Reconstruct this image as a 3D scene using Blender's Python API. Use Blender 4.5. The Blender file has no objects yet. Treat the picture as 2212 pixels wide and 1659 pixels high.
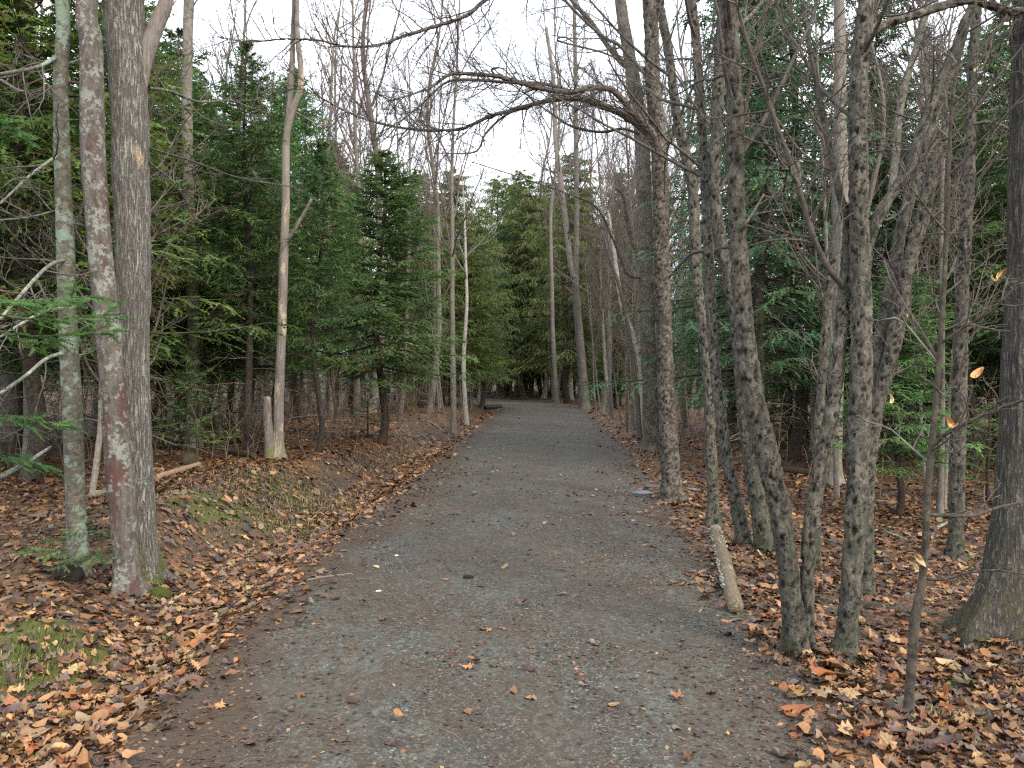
import bpy, math, random
import numpy as np
from mathutils import Vector

# ------------------------------------------------------------------ camera, sky, sun, exposure
W_, H_, F_ = 2212.0, 1659.0, 1800.0          # picture units used when measuring the photograph
CAM_H = 1.55
sc = bpy.context.scene
cam_d = bpy.data.cameras.new("camera"); cam = bpy.data.objects.new("camera", cam_d)
sc.collection.objects.link(cam); sc.camera = cam
cam.location = (0, 0, CAM_H); cam.rotation_euler = (math.radians(90), 0, 0)
cam_d.sensor_width = 36; cam_d.lens = 36 * F_ / W_; cam_d.clip_start = 0.05; cam_d.clip_end = 3000

world = bpy.data.worlds.new("World"); sc.world = world; world.use_nodes = True
wn = world.node_tree; wn.nodes.clear()
SUN_EL, SUN_AZ = math.radians(40), math.radians(140)   # azimuth clockwise from +Y: the light comes from the right, a little behind
sky = wn.nodes.new('ShaderNodeTexSky'); sky.sky_type = 'NISHITA'; sky.sun_disc = False
sky.sun_elevation = SUN_EL; sky.sun_rotation = SUN_AZ; sky.air_density = 1.0; sky.dust_density = 2.0
tc = wn.nodes.new('ShaderNodeTexCoord'); mp = wn.nodes.new('ShaderNodeMapping'); mp.inputs['Scale'].default_value = (1.3, 1.3, 3.0)
nz = wn.nodes.new('ShaderNodeTexNoise'); nz.inputs['Scale'].default_value = 2.2; nz.inputs['Detail'].default_value = 6
rp = wn.nodes.new('ShaderNodeValToRGB'); rp.color_ramp.elements[0].position = .36; rp.color_ramp.elements[0].color = (.62, .62, .62, 1)
rp.color_ramp.elements[1].position = .62; rp.color_ramp.elements[1].color = (1, 1, 1, 1)
mx = wn.nodes.new('ShaderNodeMix'); mx.data_type = 'RGBA'
mx.inputs['B'].default_value = (12.5, 13.2, 14.2, 1)
bg = wn.nodes.new('ShaderNodeBackground'); bg.inputs['Strength'].default_value = 0.08
wo = wn.nodes.new('ShaderNodeOutputWorld')
L = wn.links.new
L(tc.outputs['Generated'], mp.inputs[0]); L(mp.outputs[0], nz.inputs['Vector']); L(nz.outputs[0], rp.inputs[0]); L(rp.outputs[0], mx.inputs['Factor'])
L(sky.outputs[0], mx.inputs['A']); L(mx.outputs['Result'], bg.inputs['Color']); L(bg.outputs[0], wo.inputs[0])

sun_d = bpy.data.lights.new("sun", 'SUN'); sun_d.energy = 1.5; sun_d.angle = math.radians(11); sun_d.color = (1, .88, .70)
sun = bpy.data.objects.new("sun", sun_d); sc.collection.objects.link(sun)
sdir = Vector((math.sin(SUN_AZ) * math.cos(SUN_EL), math.cos(SUN_AZ) * math.cos(SUN_EL), math.sin(SUN_EL)))
sun.rotation_euler = sdir.to_track_quat('Z', 'Y').to_euler()
sc.view_settings.view_transform = 'Standard'; sc.view_settings.look = 'None'
sc.view_settings.exposure = 1.38; sc.view_settings.gamma = 1; sc.view_settings.use_curve_mapping = False
sc.render.engine = 'CYCLES'
sc.cycles.max_bounces = 5; sc.cycles.diffuse_bounces = 3; sc.cycles.glossy_bounces = 2
sc.cycles.transmission_bounces = 2; sc.cycles.transparent_max_bounces = 4
sc.cycles.caustics_reflective = False; sc.cycles.caustics_refractive = False
sc.cycles.use_denoising = False
sc.cycles.use_adaptive_sampling = False
sc.cycles.filter_width = 1.3

rng = np.random.default_rng(7); random.seed(7)
COL = sc.collection

# ------------------------------------------------------------------ maths helpers
def norm(v): return v / np.maximum(np.linalg.norm(v, axis=-1, keepdims=True), 1e-9)
def sstep(a, b, x):
    t = np.clip((x - a) / (b - a), 0, 1); return t * t * (3 - 2 * t)
def hash3(i, j, k, s=0):
    h = (i.astype(np.int64) * 73856093) ^ (j.astype(np.int64) * 19349663) ^ (k.astype(np.int64) * 83492791) ^ (s * 2654435761)
    h = (h ^ (h >> 13)) * 1274126177 & 0x7fffffff
    h = (h ^ (h >> 15)) * 668265263 & 0x7fffffff
    return (h & 0xffffff) / float(0xffffff)
def vnoise(p, s=0):
    f = np.floor(p); t = p - f; t = t * t * (3 - 2 * t); i, j, k = f[..., 0], f[..., 1], f[..., 2]; r = 0
    for a in (0, 1):
        for b in (0, 1):
            for c in (0, 1):
                w = (t[..., 0] if a else 1 - t[..., 0]) * (t[..., 1] if b else 1 - t[..., 1]) * (t[..., 2] if c else 1 - t[..., 2])
                r = r + w * hash3(i + a, j + b, k + c, s)
    return r * 2 - 1
def n2(x, y, sc_, s=0): return vnoise(np.stack([x * sc_, y * sc_, np.zeros_like(x)], -1), s)
def worley(p, s=0):
    f = np.floor(p); best = np.full(p.shape[:-1], 9.); bid = np.zeros(p.shape[:-1])
    for a in (-1, 0, 1):
        for b in (-1, 0, 1):
            for c in (-1, 0, 1):
                i, j, k = f[..., 0] + a, f[..., 1] + b, f[..., 2] + c
                q = np.stack([i + hash3(i, j, k, s + 1), j + hash3(i, j, k, s + 2), k + hash3(i, j, k, s + 3)], -1)
                d = np.linalg.norm(p - q, axis=-1); m = d < best
                best = np.where(m, d, best); bid = np.where(m, hash3(i, j, k, s + 4), bid)
    return best, bid

# ------------------------------------------------------------------ the lie of the land
PY = np.array([-40, 0, 3.4, 4.5, 6, 7.5, 10.3, 16.4, 23, 40, 48, 56, 64, 72, 82, 100, 400.])
PL = np.array([-1.5, -1.6, -1.68, -1.7, -1.7, -1.76, -1.66, -1.5, -1.3, -.8, -.6, -2.4, -6, -11, -19, -38, -400.])
PR = np.array([1.3, 1.3, 1.35, 1.6, 1.6, 1.7, 1.95, 2.5, 2.9, 3.7, 3.7, 3.2, 1.0, -3.2, -10, -27, -380.])
def edgeL(y): return np.interp(y, PY, PL)
def edgeR(y): return np.interp(y, PY, PR)
def zbase(y): return np.interp(y, [-40, 15, 30, 45, 50, 56, 64, 85, 105, 180, 400], [0, 0, .06, .20, .26, .24, .30, .55, .8, 6.5, 16])
def bankh(y): return np.interp(y, [0, 4.5, 6, 8, 10, 14, 25, 45, 60], [.06, .09, .10, .23, .28, .31, .34, .33, .15])
def height(x, y):
    x = np.asarray(x, float); y = np.asarray(y, float)
    wob = .18 * n2(x, y, .8, 5) + .07 * n2(x, y, 2.6, 6)
    dl = edgeL(y) - x; dr = x - edgeR(y)
    z = zbase(y) + 0 * x
    mid = (edgeL(y) + edgeR(y)) / 2
    z = z - .012 * np.clip(np.abs(x - mid) / 1.6, 0, 1) ** 2
    inpath = (dl < 0) & (dr < 0)
    z = z - .10 * sstep(0, .45, dl)
    z = z + (.10 + bankh(y) + wob * .35) * sstep(.70, 1.9, dl + wob * .5)
    z = z - .10 * sstep(.0, 1.4, dr) + .08 * sstep(2.5, 6, dr) * 1
    off = np.maximum(sstep(1.2, 3, dl), sstep(.3, 2, dr))
    z = z + off * (.06 * n2(x, y, .55, 1) + .035 * n2(x, y, 1.7, 2) + .3 * n2(x, y, .09, 3) * sstep(3, 14, np.maximum(dl, dr)))
    z = z + .012 * n2(x, y, 5, 4) * (1 - .7 * inpath) + .006 * n2(x, y, 1.1, 8)
    # mossy mound left of the path, low swell beside the near left trees
    z = z + .20 * np.exp(-(((x + 3.3) / .9) ** 2 + ((y - 9.2) / 1.5) ** 2)) + .22 * np.exp(-(((x + 2.75) / .42) ** 2 + ((y - 4.9) / .42) ** 2))
    z = z + .08 * np.exp(-(((x - 3.3) / .5) ** 2 + ((y - 5.0) / .5) ** 2))
    return z
def hz(x, y): return float(height(np.array([x]), np.array([y]))[0])
def at(px, py, Y): return np.array([(px - W_ / 2) / F_ * Y, Y, CAM_H - (py - H_ / 2) / F_ * Y])
_ys = np.geomspace(2.2, 150, 3000)
def ground_at(px, py):
    x = (px - W_ / 2) / F_ * _ys; z = CAM_H - (py - H_ / 2) / F_ * _ys
    m = np.nonzero(z <= height(x, _ys))[0]; i = m[0] if len(m) else len(_ys) - 1
    return np.array([x[i], _ys[i], hz(x[i], _ys[i])])

# ------------------------------------------------------------------ mesh and object helpers
def tag(o, label=None, cat=None, group=None, kind=None):
    if label: o['label'] = label
    if cat: o['category'] = cat
    if group: o['group'] = group
    if kind: o['kind'] = kind
    return o
def mesh(name, V, polys, mat=None, attrs=None, flat=False):
    V = np.asarray(V, np.float32).reshape(-1, 3)
    polys = [np.asarray(p, np.int32) for p in (polys if isinstance(polys, (list, tuple)) else [polys]) if len(p)]
    me = bpy.data.meshes.new(name); me.vertices.add(len(V)); me.vertices.foreach_set("co", V.ravel())
    loops = np.concatenate([p.ravel() for p in polys]); tot = np.concatenate([np.full(len(p), p.shape[1], np.int32) for p in polys])
    st = np.concatenate([[0], np.cumsum(tot)[:-1]]).astype(np.int32)
    me.loops.add(len(loops)); me.loops.foreach_set("vertex_index", loops)
    me.polygons.add(len(tot)); me.polygons.foreach_set("loop_start", st)
    for k, a in (attrs or {}).items():
        a = np.asarray(a, np.float32)
        if a.ndim == 1: at_ = me.attributes.new(k, 'FLOAT', 'POINT'); at_.data.foreach_set("value", a)
        else:
            at_ = me.attributes.new(k, 'FLOAT_COLOR', 'POINT'); c = np.ones((len(a), 4), np.float32); c[:, :3] = a; at_.data.foreach_set("color", c.ravel())
    me.update(calc_edges=True); me.validate()
    if flat: me.shade_flat()
    else: me.shade_smooth()
    if mat: me.materials.append(mat)
    return me
def obj(name, me, parent=None, loc=(0, 0, 0)):
    o = bpy.data.objects.new(name, me); COL.objects.link(o); o.location = loc
    if name in ('twigs', 'boughs', 'dead_branches'): o['kind'] = 'stuff'
    if parent: o.parent = parent
    return o
def root(name, label, cat, loc, group=None):
    o = bpy.data.objects.new(name, None); COL.objects.link(o); o.location = [float(v) for v in loc]; o.empty_display_size = .2
    return tag(o, label, cat, group)
def dup(r, loc, rz=0, s=(1, 1, 1), label=None, cat=None, group=None, tilt=(0, 0), name=None):
    c = r.copy(); COL.objects.link(c); c.location = loc; c.rotation_euler = (tilt[0], tilt[1], rz); c.scale = s
    if name: c.name = name
    tag(c, label, cat, group)
    for ch in list(r.children):
        d = ch.copy(); COL.objects.link(d); d.parent = c
    return c
class Geo:
    """collects vertices, polygons and attributes into one mesh"""
    def __init__(s): s.V = []; s.P = {}; s.A = {}; s.n = 0
    def add(s, V, polys, **attrs):
        V = np.asarray(V, float).reshape(-1, 3)
        for p in (polys if isinstance(polys, list) else [polys]):
            p = np.asarray(p)
            if len(p): s.P.setdefault(p.shape[1], []).append(p + s.n)
        for k, a in attrs.items(): s.A.setdefault(k, []).append(a)
        s.V.append(V); s.n += len(V)
    def mesh(s, name, mat, origin=(0, 0, 0), flat=False):
        V = np.concatenate(s.V) - np.asarray(origin)
        return mesh(name, V, [np.concatenate(v) for v in s.P.values()], mat, {k: np.concatenate(v) for k, v in s.A.items()}, flat)
def spline(P, R, step):
    """Catmull-Rom through the points, resampled by length"""
    P = np.asarray(P, float); R = np.asarray(R, float); n = len(P)
    if n == 2: P = np.array([P[0], (P[0] + P[1]) / 2, P[1]]); R = np.array([R[0], (R[0] + R[1]) / 2, R[1]]); n = 3
    E = np.vstack([2 * P[0] - P[1], P, 2 * P[-1] - P[-2]]); out = []; ro = []
    for i in range(n - 1):
        t = np.linspace(0, 1, 12, endpoint=False)[:, None]; a, b, c, d = E[i], E[i + 1], E[i + 2], E[i + 3]
        out.append(.5 * (2 * b + (c - a) * t + (2 * a - 5 * b + 4 * c - d) * t ** 2 + (-a + 3 * b - 3 * c + d) * t ** 3)); ro.append(R[i] + (R[i + 1] - R[i]) * t[:, 0])
    Q = np.vstack(out + [P[-1:]]); r = np.concatenate(ro + [R[-1:]])
    s = np.concatenate([[0], np.cumsum(np.linalg.norm(np.diff(Q, axis=0), axis=1))]); m = max(3, int(s[-1] / step) + 1)
    u = np.linspace(0, s[-1], m)
    return np.stack([np.interp(u, s, Q[:, k]) for k in range(3)], 1), np.interp(u, s, r), u
def frames(P):
    T = norm(np.gradient(P, axis=1)); mt = norm(T.mean(axis=1))
    ref = np.where((np.abs(mt[:, 2]) > .75)[:, None], np.array([[1., .1, 0]]), np.array([[0, 0, 1.]]))[:, None, :]
    U = norm(np.cross(T, np.broadcast_to(ref, T.shape))); return T, U, np.cross(T, U)
def tubes(P, R, s=4):
    m, n = P.shape[:2]; T, U, V = frames(P); a = np.arange(s) / s * 2 * np.pi
    X = P[:, :, None] + R[:, :, None, None] * (np.cos(a)[None, None, :, None] * U[:, :, None] + np.sin(a)[None, None, :, None] * V[:, :, None])
    i = np.arange(m * n * s).reshape(m, n, s); j = np.roll(i, -1, axis=2)
    Q = np.stack([i[:, :-1], j[:, :-1], j[:, 1:], i[:, 1:]], -1).reshape(-1, 4)
    return X.reshape(-1, 3), Q
def grow(P, R, k, t0=.2, t1=1., ang=(30, 60), ln=(.3, .6), n=6, wig=.15, trop=(0, 0, .1), rf=.012, flat=0, decay=.5, rmin=.0022, absl=None, g=rng):
    """children branching from every polyline of P: returns their points and radii"""
    m, n0 = P.shape[:2]; T = norm(np.gradient(P, axis=1))
    t = (t0 + (t1 - t0) * (np.arange(k)[None] + g.random((m, k))) / k) * (n0 - 1)
    i = np.clip(t.astype(int), 0, n0 - 2); f = (t - i)[..., None]; mi = np.arange(m)[:, None]
    p = P[mi, i] * (1 - f) + P[mi, i + 1] * f; tt = norm(T[mi, i] * (1 - f) + T[mi, i + 1] * f); rr = R[mi, i] * (1 - f[..., 0]) + R[mi, i + 1] * f[..., 0]
    per = norm(np.cross(tt, g.normal(size=tt.shape)))
    if flat: per[..., 2] *= (1 - flat); per = norm(per)
    a = np.radians(g.uniform(ang[0], ang[1], (m, k)))[..., None]; d = norm(np.cos(a) * tt + np.sin(a) * per)
    Lp = np.linalg.norm(np.diff(P, axis=1), axis=2).sum(1)[:, None]
    if absl is not None: Lp = absl
    ll = Lp * g.uniform(ln[0], ln[1], (m, k)) * (1 - decay * t / (n0 - 1))
    p = p.reshape(-1, 3); d = d.reshape(-1, 3); ll = ll.reshape(-1); rr = rr.reshape(-1)
    pts = [p]; tr = np.asarray(trop)
    for j in range(n - 1):
        d = norm(d + wig * g.normal(size=d.shape) + tr / (n - 1)); pts.append(pts[-1] + d * (ll / (n - 1))[:, None])
    r0 = np.maximum(np.minimum(rr * .75, rf * ll + rmin * .5), rmin)
    return np.stack(pts, 1), r0[:, None] * np.linspace(1, .35, n)[None] + rmin * .3

# ------------------------------------------------------------------ materials
def M(name): 
    m = bpy.data.materials.new(name); m.use_nodes = True; nt = m.node_tree; b = nt.nodes['Principled BSDF']
    b.inputs['Specular IOR Level'].default_value = .3; return m, nt, b
def ND(nt, t, **kw):
    n = nt.nodes.new(t)
    for k, v in kw.items():
        if k in n.inputs: n.inputs[k].default_value = v
        else: setattr(n, k, v)
    return n
def ramp(nt, src, stops, interp='LINEAR'):
    r = nt.nodes.new('ShaderNodeValToRGB'); r.color_ramp.interpolation = interp; e = r.color_ramp.elements
    while len(e) < len(stops): e.new(.5)
    for q, (p, c) in zip(e, stops): q.position = p; q.color = (*c, 1) if len(c) == 3 else c
    nt.links.new(src, r.inputs[0]); return r.outputs[0]
def g1(v): return (v, v, v)
def mixc(nt, f, a, b, blend='MIX'):
    m = nt.nodes.new('ShaderNodeMix'); m.data_type = 'RGBA'; m.blend_type = blend
    for s, v in (('Factor', f), ('A', a), ('B', b)):
        sock = m.inputs['Factor'] if s == 'Factor' else m.inputs[s]
        if isinstance(v, (int, float)): sock.default_value = v
        elif isinstance(v, tuple): sock.default_value = (*v, 1)
        else: nt.links.new(v, sock)
    return m.outputs['Result']
def math_(nt, op, a, b=0., clamp=False):
    m = nt.nodes.new('ShaderNodeMath'); m.operation = op; m.use_clamp = clamp
    for i, v in enumerate((a, b)):
        if isinstance(v, (int, float)): m.inputs[i].default_value = v
        else: nt.links.new(v, m.inputs[i])
    return m.outputs[0]
def coords(nt, scale=(1, 1, 1), rnd=True, kind='Object'):
    t = nt.nodes.new('ShaderNodeTexCoord'); mp_ = nt.nodes.new('ShaderNodeMapping'); mp_.inputs['Scale'].default_value = scale
    src = t.outputs[kind]
    if rnd:
        oi = nt.nodes.new('ShaderNodeObjectInfo'); ad = nt.nodes.new('ShaderNodeVectorMath'); ad.operation = 'ADD'
        mu = math_(nt, 'MULTIPLY', oi.outputs['Random'], 37.); nt.links.new(src, ad.inputs[0]); nt.links.new(mu, ad.inputs[1]); src = ad.outputs[0]
    nt.links.new(src, mp_.inputs[0]); return mp_.outputs[0]
def noise(nt, vec, scale, detail=5, rough=.6, dist=0): 
    n = ND(nt, 'ShaderNodeTexNoise', Scale=scale, Detail=detail, Roughness=rough, Distortion=dist); nt.links.new(vec, n.inputs['Vector']); return n.outputs[0]
def voro(nt, vec, scale, feature='F1', rand=1.):
    n = ND(nt, 'ShaderNodeTexVoronoi', Scale=scale, feature=feature, Randomness=rand); nt.links.new(vec, n.inputs['Vector']); return n
def bump(nt, b, h, strength=.5, dist=.01, prev=None):
    n = ND(nt, 'ShaderNodeBump', Strength=strength, Distance=dist); nt.links.new(h, n.inputs['Height'])
    if prev is not None: nt.links.new(prev, n.inputs['Normal'])
    nt.links.new(n.outputs[0], b.inputs['Normal']); return n.outputs[0]

def bark(name, lo, hi, ridge=(60, 60, 7), rstr=.6, rdist=.012, lichen=None, moss=None, pits=False, patch=None, rough=.9, wear=None):
    m, nt, b = M(name); v = coords(nt); vr = coords(nt, ridge)
    r1 = noise(nt, vr, 1., 6, .62, .6); big = noise(nt, v, 3.2, 4); fine = noise(nt, v, 55, 4, .7)
    hgt = ramp(nt, r1, [(.36, g1(0)), (.58, g1(1))])
    c = mixc(nt, hgt, lo, hi); c = mixc(nt, math_(nt, 'MULTIPLY', ramp(nt, big, [(.35, g1(0)), (.7, g1(1))]), .55), c, tuple(x * .55 for x in hi))
    if patch: c = mixc(nt, ramp(nt, noise(nt, coords(nt, (1, 1, .55)), patch[1], 5, .65), [(patch[2], g1(0)), (patch[2] + .05, g1(1))]), c, patch[0])
    if wear: c = mixc(nt, ramp(nt, noise(nt, coords(nt, (3, 3, .8)), 1.6, 5, .7), [(wear[1], g1(0)), (wear[1] + .04, g1(1))]), c, wear[0])
    c = mixc(nt, math_(nt, 'MULTIPLY', ramp(nt, fine, [(.3, g1(1)), (.6, g1(0))]), .45), c, lo)
    if lichen:
        n_a = noise(nt, v, lichen[1], 7, .72); n_b = noise(nt, v, lichen[1] * .22, 2)
        f = ramp(nt, math_(nt, 'ADD', math_(nt, 'MULTIPLY', n_a, .6), math_(nt, 'MULTIPLY', n_b, .4)), [(lichen[2], g1(0)), (lichen[2] + .035, g1(1))])
        c = mixc(nt, math_(nt, 'MULTIPLY', f, .85), c, lichen[0])
    if moss:
        zz = nt.nodes.new('ShaderNodeSeparateXYZ'); t_ = nt.nodes.new('ShaderNodeTexCoord'); nt.links.new(t_.outputs['Object'], zz.inputs[0])
        low = math_(nt, 'SUBTRACT', 1., math_(nt, 'MULTIPLY', zz.outputs[2], 1 / moss[1]), True)
        f = math_(nt, 'MULTIPLY', low, ramp(nt, noise(nt, v, 6, 6, .7), [(.44, g1(0)), (.56, g1(1))]))
        c = mixc(nt, f, c, moss[0])
    h = math_(nt, 'ADD', hgt, math_(nt, 'MULTIPLY', fine, .5))
    if pits:
        at_ = ND(nt, 'ShaderNodeAttribute', attribute_name='pit'); c = mixc(nt, at_.outputs['Fac'], c, (.008, .007, .0065))
        vo = voro(nt, v, 38); f2 = math_(nt, 'MULTIPLY', ramp(nt, vo.outputs['Distance'], [(.16, g1(1)), (.30, g1(0))]), ramp(nt, noise(nt, v, 5, 2), [(.42, g1(0)), (.55, g1(1))]))
        c = mixc(nt, f2, c, (.02, .018, .016)); h = math_(nt, 'SUBTRACT', h, f2)
    oi = nt.nodes.new('ShaderNodeObjectInfo'); hs = ND(nt, 'ShaderNodeHueSaturation'); nt.links.new(c, hs.inputs['Color'])
    nt.links.new(math_(nt, 'ADD', .82, math_(nt, 'MULTIPLY', oi.outputs['Random'], .36)), hs.inputs['Value'])
    nt.links.new(hs.outputs[0], b.inputs['Base Color']); b.inputs['Roughness'].default_value = rough
    bump(nt, b, h, rstr, rdist); return m
mat_ash = bark('furrowed_bark', (.075, .067, .059), (.29, .268, .24), (75, 75, 8), 1., .02, lichen=((.27, .31, .25), 26, .57), moss=((.10, .12, .02), .5), wear=((.50, .38, .25), .66))
mat_oak = bark('oak_bark', (.038, .034, .029), (.185, .168, .142), (70, 70, 9), 1., .022, lichen=((.11, .15, .12), 14, .60), moss=((.14, .13, .07), .6))
mat_maple = bark('lichened_red_bark', (.055, .047, .041), (.165, .145, .125), (26, 26, 9), .6, .01, lichen=((.25, .26, .225), 26, .515), patch=((.10, .05, .042), 2.6, .53))
mat_fir = bark('fir_bark', (.055, .05, .04), (.16, .15, .12), (22, 22, 30), .45, .008, lichen=((.20, .27, .21), 13, .50), moss=((.035, .028, .02), .25))
mat_beech = bark('pitted_beech_bark', (.028, .025, .020), (.165, .150, .120), (26, 26, 12), .8, .01, lichen=((.075, .08, .058), 10, .56), moss=((.05, .058, .035), 1.0), pits=True)
mat_beechr = bark('mottled_grey_bark', (.060, .051, .042), (.23, .20, .162), (24, 24, 14), .7, .01, lichen=((.06, .052, .04), 22, .51), pits=True)
mat_grey = bark('grey_bark', (.10, .088, .075), (.25, .225, .195), (20, 20, 9), .4, .008, lichen=((.14, .125, .10), 14, .52))
mat_dead = bark('weathered_wood', (.13, .113, .095), (.28, .245, .21), (80, 80, 3), .5, .006, wear=((.48, .37, .26), .58), moss=((.15, .16, .035), .4))
mat_pale = bark('pale_bark', (.26, .24, .21), (.50, .47, .42), (18, 18, 14), .3, .006, lichen=((.22, .19, .16), 12, .56))
mat_spruce = bark('spruce_bark', (.022, .017, .013), (.085, .068, .052), (40, 40, 22), .7, .01, lichen=((.11, .11, .085), 16, .60))
mat_darktwig = bark('twig_bark', (.05, .042, .036), (.15, .13, .112), (30, 30, 10), .3, .004)
mat_palebranch = bark('lichened_branch', (.10, .10, .08), (.23, .235, .19), (30, 30, 10), .4, .005, lichen=((.29, .32, .26), 20, .52))
mat_deadtwig = bark('dead_twig', (.09, .078, .06), (.20, .18, .145), (30, 30, 10), .3, .004)
mat_sapling = bark('sapling_bark', (.022, .019, .014), (.095, .08, .06), (26, 26, 20), .6, .006, lichen=((.11, .12, .08), 16, .60))
mat_log = bark('log_bark', (.085, .065, .042), (.27, .22, .145), (60, 60, 60), .6, .008, moss=None, lichen=((.33, .29, .19), 9, .58))
mat_oldlog = bark('rotten_log_wood', (.03, .024, .017), (.115, .09, .06), (60, 60, 60), .7, .01, lichen=((.08, .095, .02), 6, .55))
mat_paleLog = bark('bare_log_wood', (.25, .16, .10), (.50, .34, .22), (60, 60, 60), .4, .006)

def foliage(name, c0, c1, dead=None):
    m, nt, b = M(name); at_ = ND(nt, 'ShaderNodeAttribute', attribute_name='tint')
    oi = nt.nodes.new('ShaderNodeObjectInfo')
    c = ramp(nt, at_.outputs['Fac'], [(0, tuple(x * .55 for x in c0)), (.45, c0), (.9, c1)] + ([(.97, dead), ] if dead else []))
    hs = ND(nt, 'ShaderNodeHueSaturation'); nt.links.new(c, hs.inputs['Color'])
    nt.links.new(math_(nt, 'ADD', .485, math_(nt, 'MULTIPLY', oi.outputs['Random'], .03)), hs.inputs['Hue'])
    nt.links.new(math_(nt, 'ADD', .8, math_(nt, 'MULTIPLY', oi.outputs['Random'], .4)), hs.inputs['Value'])
    nt.links.new(hs.outputs[0], b.inputs['Base Color']); b.inputs['Roughness'].default_value = .55; b.inputs['Specular IOR Level'].default_value = .25
    tr = nt.nodes.new('ShaderNodeBsdfTranslucent'); nt.links.new(hs.outputs[0], tr.inputs[0]); ms = nt.nodes.new('ShaderNodeMixShader'); ms.inputs[0].default_value = .45
    out = [n for n in nt.nodes if n.type == 'OUTPUT_MATERIAL'][0]
    nt.links.new(b.outputs[0], ms.inputs[1]); nt.links.new(tr.outputs[0], ms.inputs[2]); nt.links.new(ms.outputs[0], out.inputs[0]); return m
mat_needle = foliage('fir_needles', (.095, .18, .06), (.19, .32, .10), (.13, .08, .04))
mat_hemlock = foliage('hemlock_needles', (.06, .125, .062), (.125, .215, .095), (.10, .07, .04))
mat_olive = foliage('olive_needles', (.10, .145, .042), (.20, .25, .075), (.14, .09, .045))
mat_brightfir = foliage('bright_fir_needles', (.05, .115, .03), (.11, .20, .05))
mat_yellowfir = foliage('yellow_green_needles', (.09, .15, .035), (.19, .27, .06), (.15, .10, .05))

# leaves
def leafmat(name, src):
    m, nt, b = M(name)
    if src == 'obj': oi = nt.nodes.new('ShaderNodeObjectInfo'); c = oi.outputs['Color']
    else: c = ND(nt, 'ShaderNodeAttribute', attribute_name='tint').outputs['Color']
    v = coords(nt, (1, 1, 1), False); f = noise(nt, v, 60 if src != 'obj' else 45, 4, .7)
    c = mixc(nt, math_(nt, 'MULTIPLY', ramp(nt, f, [(.35, g1(1)), (.62, g1(0))]), .55), c, mixc(nt, .6, c, (.05, .025, .015)))
    nt.links.new(c, b.inputs['Base Color']); b.inputs['Roughness'].default_value = .48; b.inputs['Specular IOR Level'].default_value = .45
    bump(nt, b, f, .35, .003); return m
mat_leaf = leafmat('fallen_leaf', 'attr'); mat_leaf1 = leafmat('single_leaf', 'obj')

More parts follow.
